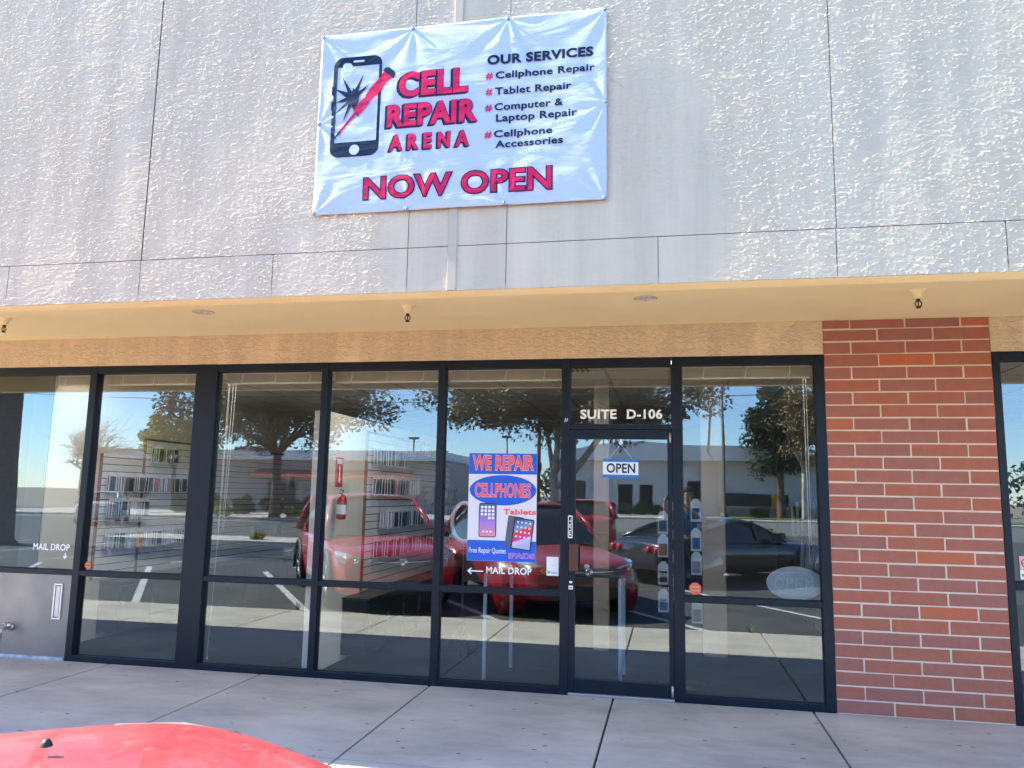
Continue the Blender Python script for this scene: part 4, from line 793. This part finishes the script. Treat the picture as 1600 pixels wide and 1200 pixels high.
        fs += [((i, i+k0, (i+1) % 8+k0, (i+1) % 8) if sy > 0 else (i, (i+1) % 8, (i+1) % 8+k0, i+k0)) for i in range(8)]
        m.add(vs, fs, 0, True); hl = m.build('headlight', [M_lens], t); hl.scale = (1.0, 1.02, 1.0)
        m = MB(); m.lathe([(0, .02), (.03, .02), (.035, 0)], (-.02, sy*.62*hw/.9, zl-.06), 'x', 14); m.build('lamp_unit', M_amber if spot == 'amber' else M_chrome, hl)
        m = MB(); m.box(-L_+.02, -L_+.16, sy*hw*.66-.12, sy*hw*.66+.10, hood*.80, hood*.98); 
        if round_tail:
            m = MB(); m.lathe([(0, -.03), (.075, -.02), (.08, .04)], (-L_+.01, sy*hw*.72, hood*.82), 'x', 18); m.lathe([(0, -.03), (.075, -.02), (.08, .04)], (-L_+.0, sy*hw*.48, hood*.82), 'x', 18)
        m.build('tail_light', M_tail, t, bevel=.0 if round_tail else .02)
        m = MB(); m.box(-cowl-.42, -cowl-.28, sy*(hw+.02), sy*(hw+.20), zb0+.05, zb0+.17); m.tube([(-cowl-.36, sy*(hw-.06), zb0+.03), (-cowl-.35, sy*(hw+.06), zb0+.07)], .02, 6); m.build('mirror', paint, t, bevel=.03)
        if clad:
            for x in wx:
                m = MB(); a0, a1 = -8, 188; Pp = [(x+(wr+.085)*math.cos(R(a0+(a1-a0)*k/18)), sy*(hw-.006), wr+(wr+.085)*math.sin(R(a0+(a1-a0)*k/18))) for k in range(19)]; m.tube(Pp, .042, 6); m.build('arch_cladding', M_clad, t)
    if plate: MB().box(-L_-.03, -L_-.015, -.15, .15, hood*.55, hood*.55+.15).build('licence_plate', M_white, t)
    # cowl and wipers
    m = MB(); m.box(-cowl-.02, -cowl+.06, -hw*.82, hw*.82, zb0-.01, zb0+.022); m.tube([(-cowl+.0, -.1, zb0+.035), (-cowl-.28, .46, zb0+.10)], .009, 5); m.tube([(-cowl+.0, -.72, zb0+.035), (-cowl-.28, -.14, zb0+.12)], .009, 5); m.build('wiper_cowl', M_black, t)
    if nozzle:
        for sy in (.25, -.35): m = MB(); m.lathe([(0, .020), (.008, .019), (.014, .010), (.018, 0)], (-cowl+.40, sy, hood*1.0+.008), 'z', 10); m.build('washer_nozzle', M_black, t)
    return t
M_reddust = carpaint('dusty_red_paint', (.27, .006, .018), dust=(.50, .17, .19))
M_red2 = carpaint('red_paint', (.42, .008, .016))
car('red crossover with grey wheel arches, left one of the two red cars by the walkway', (-4.78, -3.72), (.56, .83), M_red2, Hh=1.56, hood=.95, name='parked_car', group='red cars parked nose in')
car('dusty red car with black washer nozzles on its bonnet, nearest the camera', (-2.29, -3.95), (.52, .854), M_reddust, Hh=1.48, hood=.875, nozzle=True, clad=False, spot='amber', group='red cars parked nose in')
car('dark grey low sports coupe with twin round tail lights parked across the lot', (1.55, -11.35), (.77, -.64), carpaint('dark_grey_paint', (.011, .012, .014)), L_=4.5, W=1.86, Hh=1.22, hood=.80, cowl=1.45, rooff=2.25, roofr=2.7, tailg=4.1, clad=False, round_tail=True)
car('red hatchback with lit red tail lamps parked behind the dusty red car', (-4.6, -20.5), (-.25, -.97), carpaint('deep_red_paint', (.40, .01, .02)), Hh=1.5, clad=False, plate=True)
car('silver saloon parked at the far left of the lot', (-27.5, -27.0), (-.5, -.85), carpaint('silver_paint', (.5, .52, .54)), L_=4.6, Hh=1.42, hood=.92, clad=False)

# ------------------------------------------------------------------ trees and planting
import numpy as np
def leaves(rng, cents, rads, per, size, flat=.75):
    P = []
    for c, r_ in zip(cents, rads):
        d = rng.normal(size=(per, 3)); d /= np.linalg.norm(d, axis=1)[:, None]; rr = r_*rng.random((per, 1))**.45; q = d*rr; q[:, 2] *= flat; P.append(q+c)
    P = np.vstack(P); n = len(P); a = rng.normal(size=(n, 3)); a /= np.linalg.norm(a, axis=1)[:, None]; b = np.cross(a, rng.normal(size=(n, 3))); b /= np.linalg.norm(b, axis=1)[:, None]
    s_ = size*(.6+.8*rng.random((n, 1))); V = np.stack([P-a*s_, P+b*s_*.5, P+a*s_, P-b*s_*.5], 1).reshape(-1, 3); return V
def leafmat(name, c, c2):
    m = mat(name, c, rough=.6, spec=.3); p = m.node_tree.nodes['Principled BSDF']; tc = N(m, 'ShaderNodeTexCoord'); a = N(m, 'ShaderNodeTexNoise', Scale=1.1, Detail=4); lk(m, tc.outputs['Object'], a.inputs['Vector'])
    r_ = N(m, 'ShaderNodeValToRGB'); e = r_.color_ramp.elements; e[0].position = .38; e[0].color = (*c, 1); e[1].position = .62; e[1].color = (*c2, 1); lk(m, a.outputs['Fac'], r_.inputs['Fac']); lk(m, r_.outputs['Color'], p.inputs['Base Color'])
    p.inputs['Subsurface Weight'].default_value = 0; return m
def tree(name, lab, base, H_, trunk_r, crown, lm, bark, forks=5, seed=1, lean=(0, 0), per=170, ncl=60, size=.11, cr=.9, fork_z=.38, bare=False, flat=.75, group=None, cat='tree', hollow=.35):
    """crown = (cx, cy, cz, rx, ry, rz) relative to the base"""
    rng = np.random.default_rng(seed); t = empty(name, base, label=lab, cat=cat, group=group)
    m = MB(); fz = H_*fork_z; top = Vector((lean[0], lean[1], fz)); m.tube([(0, 0, -.05), (0, 0, .15), (lean[0]*.35, lean[1]*.35, fz*.5), top], [trunk_r*1.5, trunk_r*1.1, trunk_r*.9, trunk_r*.8], 10)
    cx, cy, cz, rx, ry, rz = crown; cents = []
    for k in range(ncl):
        d = rng.normal(size=3); d /= np.linalg.norm(d); rr = hollow+(1-hollow)*rng.random(); cents.append([cx+d[0]*rx*rr, cy+d[1]*ry*rr, cz+d[2]*rz*rr])
    cents = np.array(cents)
    for k in range(forks):
        e = Vector(cents[k*ncl//forks]); mid = top.lerp(e, .5)+Vector((rng.normal()*.2, rng.normal()*.2, .25)); m.tube([top-Vector((0, 0, .1)), top.lerp(mid, .5)+Vector(rng.normal(size=3)*.1), mid, e], [trunk_r*.55, trunk_r*.4, trunk_r*.3, trunk_r*.1], 7)
        for j in range(6 if not bare else 12):
            e2 = Vector(cents[rng.integers(ncl)]); q = mid.lerp(e, rng.random()*.8); m.tube([q, q.lerp(e2, .5)+Vector(rng.normal(size=3)*.15), e2], [trunk_r*.2, trunk_r*.12, trunk_r*.03], 5)
            if bare:
                for i in range(5):
                    e3 = e2+Vector(rng.normal(size=3)*.9); q2 = q.lerp(e2, .4+.5*rng.random()); m.tube([q2, q2.lerp(e3, .5)+Vector(rng.normal(size=3)*.1), e3], [trunk_r*.07, trunk_r*.05, trunk_r*.02], 4)
    m.build('trunk', bark, t)
    if per:
        V = leaves(rng, cents, cr*(.6+.7*rng.random(ncl)), per, size, flat); n = len(V)//4; me = bpy.data.meshes.new('crown'); me.from_pydata(V.tolist(), [], [(4*i, 4*i+1, 4*i+2, 4*i+3) for i in range(n)]); me.materials.append(lm)
        o = bpy.data.objects.new('crown', me); COL.objects.link(o); o.parent = t
    return t
M_bark = mat('brown_bark', (.10, .06, .04), rough=.9, var=(.16, .10, .065), vscale=9, bump=1, bscale=14, bstretch=(1, 1, .25)); M_wbark = mat('pale_bark', (.50, .44, .36), rough=.8, var=(.30, .24, .19), vscale=4)
L_rust = leafmat('rusty_leaves', (.26, .16, .09), (.15, .14, .07)); L_ol = leafmat('olive_leaves', (.15, .15, .07), (.26, .20, .10)); L_dk = leafmat('dark_leaves', (.025, .045, .02), (.045, .065, .028)); L_yel = leafmat('yellow_leaves', (.42, .38, .06), (.24, .24, .06)); L_tan = leafmat('tan_leaves', (.34, .22, .11), (.20, .16, .07))
tree('shade_tree', 'broad rust tinged shade tree with a dark forked trunk in front of the tiled building', (-22.7, -33.9, .08), 10, .27, (-.3, 0, 6.6, 7.0, 4.5, 3.0), L_rust, M_bark, 7, 3, ncl=150, per=270, size=.11, cr=1.15, fork_z=.36, hollow=.1)
tree('eucalyptus_tree', 'spreading tree with pale leaning limbs behind the two red cars', (-5.3, -22.0, .0), 8, .20, (.3, 0, 5.25, 5.4, 3.0, 1.5), L_ol, M_wbark, 6, 11, ncl=190, per=240, size=.085, cr=.85, fork_z=.30, lean=(-.1, 0), hollow=.15)
m = MB(); m.tube([(-5.2, -21.9, 1.9), (-4.6, -21.9, 2.5), (-4.0, -21.9, 3.3), (-3.5, -21.9, 4.0), (-2.3, -21.9, 4.5), (-1.0, -21.8, 5.2), (-.6, -21.8, 6.2)], [.14, .12, .12, .11, .10, .08, .05], 9); m.tube([(-.9, -21.8, 5.2), (.2, -21.8, 4.6), (.1, -21.8, 3.2), (.3, -21.8, 2.9)], [.06, .05, .04, .015], 7)
lb = m.build('limb', M_wbark); 
for o in COL.objects:
    if o.name == 'eucalyptus_tree': lb.parent = o; lb.matrix_parent_inverse = Matrix.Translation(o.location).inverted(); break
tree('pine_tree', 'dark dense conifer behind the slim white trunked tree near the yellow door', (7.4, -59.5, .1), 15, .3, (0, 0, 7.4, 3.0, 2.5, 4.0), L_dk, M_bark, 5, 5, ncl=80, per=230, size=.16, cr=1.2, hollow=.1)
tree('pepper_tree', 'tawny leaved tree with a slim white forked trunk on the far lawn', (8.8, -57.2, .12), 13, .17, (.5, 0, 7.8, 2.9, 1.8, 3.6), L_tan, M_wbark, 5, 8, ncl=60, per=230, size=.13, cr=1.0, fork_z=.27, hollow=.1)
tree('bare_tree', 'leafless winter tree at the far left against the sky', (-43.5, -45, .0), 8, .2, (0, 0, 5.0, 3.6, 2.0, 1.9), None, mat('pinkish_twigs', (.30, .20, .15), rough=.9), 6, 21, ncl=50, per=0, bare=True, fork_z=.22)
tree('green_tree', 'yellow green bushy tree left of the shade tree', (-36.0, -44, .0), 8, .2, (0, 0, 5.1, 3.0, 2.2, 1.7), L_yel, M_bark, 5, 31, ncl=45, per=220, size=.13, cr=.95)
tree('street_tree', 'dark trunked tree standing at the left edge of the parking lot', (-19.65, -12.3, -.02), 9, .46, (-.5, 0, 6.6, 2.6, 2.2, 1.8), L_dk, M_bark, 5, 41, ncl=40, per=150, size=.09, cr=.8, fork_z=.5)
def bush(name, lab, c, r_, lm, seed, ncl=22, per=150, size=.05, group=None):
    rng = np.random.default_rng(seed); cents = []
    for k in range(ncl):
        d = rng.normal(size=3); d /= np.linalg.norm(d); q = .75*rng.random()**.3; cents.append([d[0]*r_[0]*q, d[1]*r_[1]*q, r_[2]*(1+d[2]*q)])
    V = leaves(rng, np.array(cents), np.full(ncl, min(r_)*.55), per, size, .9); n = len(V)//4; me = bpy.data.meshes.new(name); me.from_pydata(V.tolist(), [], [(4*i, 4*i+1, 4*i+2, 4*i+3) for i in range(n)]); me.materials.append(lm)
    o = bpy.data.objects.new(name, me); COL.objects.link(o); o.location = c; tag(o, lab, 'bush', group); return o
L_hedge = leafmat('hedge_leaves', (.015, .035, .012), (.035, .065, .02))
bush('hedge', 'large dark clipped hedge between the sports coupe and the right edge', (1.0, -12.6, 0), (.62, .6, .42), L_hedge, 51, 60, 260, .035)
bush('hedge', 'smaller dark hedge right of the large one near the lot edge', (2.5, -12.8, 0), (.5, .55, .36), L_hedge, 52, 45, 220, .035)
for k, (x, z, r_, lab) in enumerate([(5.3, .0, .45, 'round clipped shrub in front of the stone wall, left of the pair'), (5.95, .05, .5, 'taller mushroom shaped shrub in front of the stone wall, right of the pair'), (8.4, .05, .55, 'clipped shrub at the foot of the white trunked tree')]):
    bush('clipped_shrub', lab, (x, -58.6, .1), (r_, r_, r_), L_hedge if k != 1 else L_dk, 60+k, 25, 200, .05, 'clipped shrubs by the stone wall')
for k, (x, r_) in enumerate([(-6.1, .62), (-4.75, .55), (-3.5, .6), (-2.2, .5)]):
    bush('clipped_shrub', ['first', 'second', 'third', 'fourth'][k]+' round shrub from the left in front of the far grey building', (x, -57.0, .1), (r_, r_, r_*.95), L_dk, 70+k, 25, 200, .05, 'round shrubs before the grey building')
for k, (x, y, s_, lm) in enumerate([(-22.6+1.3, -33.4, .62, L_yel), (-25.6, -33.5, .62, L_yel), (-13.4, -15.4, .22, L_yel), (-11.3, -15.4, .20, L_yel)]):
    bush('flowering_shrub', ['yellow flowering shrub right of the shade tree trunk', 'yellow flowering shrub left of the shade tree', 'small pale shrub at the left of the planting island', 'small pale shrub at the right of the planting island'][k], (x, y, .08), (s_*1.3, s_, s_*.6), lm, 80+k, 16, 120, .05, 'yellowish shrubs')
for k in range(6):
    bush('dark_shrub', ['first', 'second', 'third', 'fourth', 'fifth', 'sixth'][k]+' dark shrub from the left along the tiled building', (-31.5+2.1*k, -38.5, .05), (.95, .8, .62), L_dk, 90+k, 22, 150, .07, 'dark shrubs along the tiled building')
def weed(lab, c, s_, seed):
    rng = random.Random(seed); m = MB()
    for k in range(16):
        a = rng.random()*6.28; l_ = s_*(.5+rng.random()); e = Vector((math.cos(a)*l_*.6, math.sin(a)*l_*.6, l_)); q = Vector((-math.sin(a), math.cos(a), 0))*.004; m.add([q*-1, q, e*.6+q*1.5, e, e*.6-q*1.5], [(0, 1, 2, 3, 4)])
    tag(m.build('weed', mat('weed_green', (.10, .16, .03), rough=.7), loc=c), lab, 'weed')
weed('small green weed sprouting at the walkway edge left of the red crossover', (-6.15, -3.45, -.02), .11, 1); weed('small weed at the walkway edge right of the door', (-.30, -3.42, -.02), .10, 2)

# ------------------------------------------------------------------ far buildings
M_fw = mat('far_stucco', (.62, .60, .62), rough=.85, var=(.57, .56, .58), vscale=.4); M_dw = mat('dark_window', (.015, .018, .02), rough=.15); M_fasc = mat('far_fascia', (.74, .71, .69), rough=.8)
t = empty('retail_building', (0, -62, 0), label='long grey retail building with a projecting parapet, dark base and yellow door across the road', cat='building')
m = MB(); m.box(-11, 14, -8, 0, 0, 5.0); m.build('wall', M_fw, t)
vs = []; m = MB(); ts = [(-11.0, 5.55), (-9.6, 5.75), (-8.2, 6.05), (-6.5, 6.3), (-3.7, 6.5), (0, 6.2), (3, 6.15), (6, 6.1), (8.15, 5.85)]
m.prism([(8.15, 4.75), *[(x, z-.25) for x, z in reversed(ts)], (-11, 4.75)][::-1], -7.8, 1.6, 0); m.build('parapet', M_fasc, t)
MB().box(-11, 8.15, 1.601, 1.66, 4.66, 4.76).build('drip_edge', mat('white_trim', (.8, .8, .8)), t)
MB().box(3.15, 8.3, 0, .12, 0, 2.0).build('dark_base', mat('dark_brown_base', (.05, .042, .035), rough=.8), t)
MB().box(1.4, 2.75, .0, .5, 0, 4.7).build('pilaster', mat('beige_pilaster', (.42, .36, .31), rough=.8), t)
MB().box(6.95, 7.75, .121, .2, .1, 2.0).build('door', mat('yellow_door', (.62, .36, .02), rough=.5), t)
MB().box(3.4, 5.1, .121, .5, .1, 2.05).build('awning_box', M_black, t)
for x0, x1, z0, z1 in ((.2, 1.3, .2, 3.0), (-3.8, -2.7, .2, 2.65), (-5.6, -4.4, .2, 2.65), (-9.6, -8.4, .2, 2.9)):
    f = MB().box(x0, x1, .0, .05, z0, z1).build('window', M_black, t); MB().box(x0+.08, x1-.08, .051, .06, z0+.08, z1-.08).build('pane', M_dw, f)
for x0, x1 in ((-8.0, -6.2),): MB().box(x0, x1, .0, .05, 1.5, 3.0).build('panel', mat('pale_panel', (.5, .5, .56)), t)
m = MB(); P = [(6.85+.62*math.cos(PI*k/16), 3.95+.62*math.sin(PI*k/16)) for k in range(17)]; m.tube([(a, .06, b) for a, b in P]+[(6.22, .06, 3.68), (7.48, .06, 3.68), (7.47, .06, 3.95)], .055, 6); m.box(6.4, 7.3, .03, .09, 3.72, 3.84); m.prism([(6.5, 3.95), (7.2, 3.95), (7.0, 4.08), (6.92, 4.3), (6.85, 4.1), (6.6, 4.12)], .03, .08)
m.build('wall_sign', M_black, t)
M_stone = mat('stone_wall_face', (.40, .33, .25), rough=.9, var=(.20, .16, .12), vscale=2.2, bump=1, bscale=5)
t = empty('low_stone_wall', (5, -61.0, .1), label='low rough stone retaining wall with a pale cap along the far lawn', cat='wall')
MB().box(-2.3, 9, -.25, .0, 0, .78).build('stonework', M_stone, t); MB().box(-2.35, 9.05, -.3, .04, .781, .9).build('cap', M_conc, t)
t = empty('tiled_building', (-25, -48, 0), label='low pale building with white fascia and terracotta tile awning left of the lot', cat='building')
MB().box(-22, 8.2, -10, 0, 0, 3.9).build('wall', mat('taupe_wall', (.42, .38, .35), rough=.85, var=(.38, .34, .32), vscale=.6), t)
MB().box(-22.2, 7.75, -10.1, .7, 3.88, 4.58).build('fascia', mat('white_fascia', (.88, .87, .86), rough=.8), t)
MB().box(-9.9, -8.4, -4, -2, 4.6, 4.95).build('rooftop_unit', mat('unit_brown', (.2, .15, .13)), t)
m = MB()
for k in range(46):
    x = -6.7+k*.27; m.tube([(x, 1.0, 2.60), (x+.10, .05, 3.12)], .085, 6)
m.build('tile_awning', mat('terracotta', (.72, .26, .17), rough=.8), t)
for k, x in enumerate((-18, -13.5, -5.8, -1.5, 2.8)):
    f = MB().box(x, x+2.3, .0, .05, .3, 2.3).build('window', mat('window_surround', (.2, .18, .17)), t); MB().box(x+.1, x+2.2, .051, .07, .4, 2.2).build('pane', M_dw, f)
t = empty('distant_building', (-33, -112, 0), label='small white building on the horizon behind the parking lot', cat='building')
MB().box(-4, 6, -6, 0, 0, 2.8).build('wall', mat('far_white', (.6, .6, .6)), t); m = MB(); m.box(-4.2, 6.2, -6.1, .3, 2.8, 3.1); m.build('roof', M_fasc, t)
rng = np.random.default_rng(5)
def treeline(lab, x0, x1, y, h, lm, seed):
    rng = np.random.default_rng(seed); n = int((x1-x0)/2.2); c = np.stack([np.linspace(x0, x1, n)+rng.normal(size=n), y+rng.normal(size=n)*1.5, h*(.35+.3*rng.random(n))], 1)
    V = leaves(rng, c, h*(.4+.3*rng.random(n)), 170, .38, .9); k = len(V)//4; me = bpy.data.meshes.new('distant_trees'); me.from_pydata(V.tolist(), [], [(4*i, 4*i+1, 4*i+2, 4*i+3) for i in range(k)]); me.materials.append(lm); o = bpy.data.objects.new('distant_trees', me); COL.objects.link(o); tag(o, lab, 'trees', kind='stuff')
treeline('far off line of trees on the horizon behind the lot', -75, -14, -125, 5.5, L_dk, 1); treeline('far off trees above the tiled building', -70, -30, -90, 6.2, L_yel, 2); treeline('far off trees right of the far grey building', 14, 60, -90, 7, L_dk, 3)
bk = MB()
def lamp_post(x, y, h, lab, r_=.09, head=True):
    t = empty('lamp_post', (x, y, 0), label=lab, cat='lamp post'); m = MB(); m.tube([(0, 0, -.05), (0, 0, h)], [r_, r_*.7], 10); m.tube([(0, 0, -.05), (0, 0, .5)], r_*2, 12); m.build('pole', mat('dark_pole', (.045, .05, .055), rough=.5), t)
    m = MB(); m.box(-.38, .38, -.18, .18, h, h+.16); m.tube([(0, 0, h-.1), (0, 0, h+.05)], r_*.9, 8); m.build('lamp_head', M_black, t, bevel=.02)
lamp_post(-20.8, -52, 5.75, 'slim lamp post above the tiled building roof'); lamp_post(-13.4, -52, 5.85, 'slim lamp post above the poster in the window', .08); lamp_post(2.87, -57, 12, 'tall dark lamp pole left of the yellow door', .14)
t = empty('utility_pole', (-11.9, -58, 0), label='brown wooden utility pole right of the poster', cat='utility pole'); m = MB(); m.tube([(0, 0, -.05), (0, 0, 9)], [.2, .15], 10); m.tube([(-1.1, 0, 8.6), (1.1, 0, 8.6)], .07, 6); m.build('pole', M_bark, t); m = MB(); m.lathe([(.2, 3.6), (.28, 3.65), (.28, 4.2), (.2, 4.25)], (0, .1, 0), 'z', 12); m.build('equipment_can', M_black, t)
m = MB(); P = [(-40+2.5*k, -30, 6.0+.0011*(k*2.5-28)**2) for k in range(23)]; m.tube(P, .018, 5); tag(m.build('overhead_cable', M_black), 'thin overhead cable crossing the sky above the lot', 'cable')
m = MB()
for k in range(5):
    b = MB(); b.prism([(-.82, 0), (.82, 0), (.80, .07), (.74, .12), (-.74, .12), (-.80, .07)], -.08, .08); o = b.build('wheel_stop', M_conc, loc=(-14.4+2.0*k*.95, -13.7, -.02)); tag(o, ['first', 'second', 'third', 'fourth', 'fifth'][k]+' concrete wheel stop from the left before the planting island', 'wheel stop', 'wheel stops before the planting island')

# ------------------------------------------------------------------ the photographer
def person():
    V = {}; vs = []; es = []; rad = []
    def v(n, p, r_): V[n] = len(vs); vs.append(p); rad.append(r_)
    def e(a, b): es.append((V[a], V[b]))
    bx, by = -.93, -6.93
    v('pel', (bx, by, .93), (.150, .105)); v('wst', (bx, by, 1.08), (.135, .095)); v('chs', (bx, by, 1.27), (.165, .11)); v('shc', (bx, by+.0, 1.39), (.12, .085)); v('nk', (bx, by+.02, 1.47), (.055, .055)); v('nk2', (bx, by+.035, 1.53), (.052, .055)); v('hd', (bx, by+.055, 1.60), (.072, .088)); v('hd2', (bx, by+.05, 1.67), (.076, .094)); v('top', (bx, by+.045, 1.73), (.05, .06))
    for a, b in (('pel', 'wst'), ('wst', 'chs'), ('chs', 'shc'), ('shc', 'nk'), ('nk', 'nk2'), ('nk2', 'hd'), ('hd', 'hd2'), ('hd2', 'top')): e(a, b)
    arms = {'l': [(bx-.175, by, 1.385), (bx-.36, by+.17, 1.22), (bx-.37, by+.27, 1.42), (-1.302, -6.625, 1.555)], 'r': [(bx+.175, by, 1.385), (bx+.24, by+.16, 1.17), (bx+.06, by+.27, 1.37), (-1.105, -6.635, 1.545)]}
    for k, P in arms.items():
        for i, (p, r_) in enumerate(zip(P, (.062, .047, .038, .028))):
            v(f'a{k}{i}', p, (r_, r_)); e('shc' if i == 0 else f'a{k}{i-1}', f'a{k}{i}')
        s_ = 1 if k == 'l' else -1; hx, hy, hz = P[3]; v(f'h{k}', (hx+s_*.012, hy+.02, hz+.03), (.030, .018)); e(f'a{k}3', f'h{k}')
        for j, (dz, ln) in enumerate(((.035, .045), (.018, .055), (.0, .052), (-.017, .040))):
            v(f'f{k}{j}', (hx+s_*.03, hy+.005, hz+.035+dz), (.009, .009)); e(f'h{k}', f'f{k}{j}'); v(f'g{k}{j}', (hx+s_*(.03+ln*.5), hy-.006, hz+.036+dz), (.008, .008)); e(f'f{k}{j}', f'g{k}{j}')
        v(f't{k}', (hx+s_*.02, hy-.02, hz+.01), (.010, .010)); e(f'h{k}', f't{k}'); v(f'u{k}', (hx+s_*.045, hy-.022, hz+.03), (.009, .009)); e(f't{k}', f'u{k}')
    for k, sx in (('l', -1), ('r', 1)):
        for i, (p, r_) in enumerate((((bx+sx*.09, by, .86), .095), ((bx+sx*.10, by+.01, .48), .062), ((bx+sx*.105, by-.02, .10), .042), ((bx+sx*.115, by+.13, .035), .040))):
            v(f'l{k}{i}', p, (r_, r_)); e('pel' if i == 0 else f'l{k}{i-1}', f'l{k}{i}')
    def skin(name, names, mats_, grow=0.0, parent=None, root='pel'):
        me = bpy.data.meshes.new(name); idx = [V[n] for n in names]; mp_ = {a: i for i, a in enumerate(idx)}
        me.from_pydata([vs[i] for i in idx], [(mp_[a], mp_[b]) for a, b in es if a in mp_ and b in mp_], []); me.materials.append(mats_)
        o = bpy.data.objects.new(name, me); COL.objects.link(o); sk = o.modifiers.new('skin', 'SKIN'); sk.use_smooth_shade = True
        for i, a in enumerate(idx):
            d = me.skin_vertices[0].data[i]; d.radius = (rad[a][0]+grow, rad[a][1]+grow); d.use_root = (names[i] == root)
        sb = o.modifiers.new('s', 'SUBSURF'); sb.levels = 2; sb.render_levels = 2
        if parent: o.parent = parent
        return o
    M_skin = mat('skin', (.45, .25, .17), rough=.5)
    body = skin('person', list(V), M_skin); tag(body, 'person in a blue shirt and dark trousers holding up a phone with both hands', 'person')
    skin('shirt', ['pel', 'wst', 'chs', 'shc', 'al0', 'al1', 'ar0', 'ar1'], mat('blue_shirt', (.02, .16, .36), rough=.8), .014, body)
    skin('trousers', ['pel', 'll0', 'll1', 'll2', 'lr0', 'lr1', 'lr2'], mat('dark_trousers', (.02, .022, .03), rough=.85), .016, body)
    m = MB()
    for sx in (-1, 1): m.lathe([(0, .0), (.05, .0), (.055, .03), (.045, .085), (0, .09)], (0, 0, 0), 'z', 14, M=Matrix.Translation((bx+sx*.115, by+.08, 0)) @ Matrix.Diagonal((.9, 2.5, 1, 1)))
    m.build('shoes', M_black, body)
    hx, hy, hz = bx, by+.048, 1.66; m = MB(); n = 18
    pr = [(.0, .125), (.05, .115), (.085, .085), (.102, .04), (.104, .0), (.100, -.05), (.092, -.09)]
    vs2 = []; fs2 = []
    for r_, h in pr:
        for k in range(n): a = 2*PI*k/n; yy = r_*1.12*math.sin(a); q = .0 if yy < .045 else (.0 if h > .045 else -.03); vs2.append((hx+r_*math.cos(a)*.92, hy-.015+yy*(1 if yy < .03 or h > .03 else .35), hz+h))
    fs2 = [(i*n+k, i*n+(k+1) % n, (i+1)*n+(k+1) % n, (i+1)*n+k) for i in range(len(pr)-1) for k in range(n)]
    m.add(vs2, fs2, 0, True); m.build('hair', mat('dark_hair', (.015, .011, .009), rough=.7), body)
    m = MB()
    for sx in (-1, 1): m.lathe([(0, .008), (.011, .006), (.013, -.004)], (bx+sx*.032, by+.136, 1.64), 'y', 10)
    m.build('eyes', M_black, body)
    m = MB(); m.add([(bx-.014, by+.138, 1.60), (bx+.014, by+.138, 1.60), (bx, by+.168, 1.603), (bx, by+.138, 1.645)], [(0, 1, 2), (1, 3, 2), (3, 0, 2)], 0, True); m.build('nose', M_skin, body)
    m = MB(); m.tube([(bx-.026, by+.130, 1.568), (bx, by+.140, 1.565), (bx+.026, by+.130, 1.568)], [.003, .006, .003], 6); m.build('mouth', mat('lips', (.35, .12, .1)), body)
    m = MB(); m.prism(rrect(-1.285, -1.125, 1.548, 1.624, .01), -6.604, -6.596); ph = m.build('phone', M_black); tag(ph, 'black phone held up sideways by the photographer', 'phone')
person()
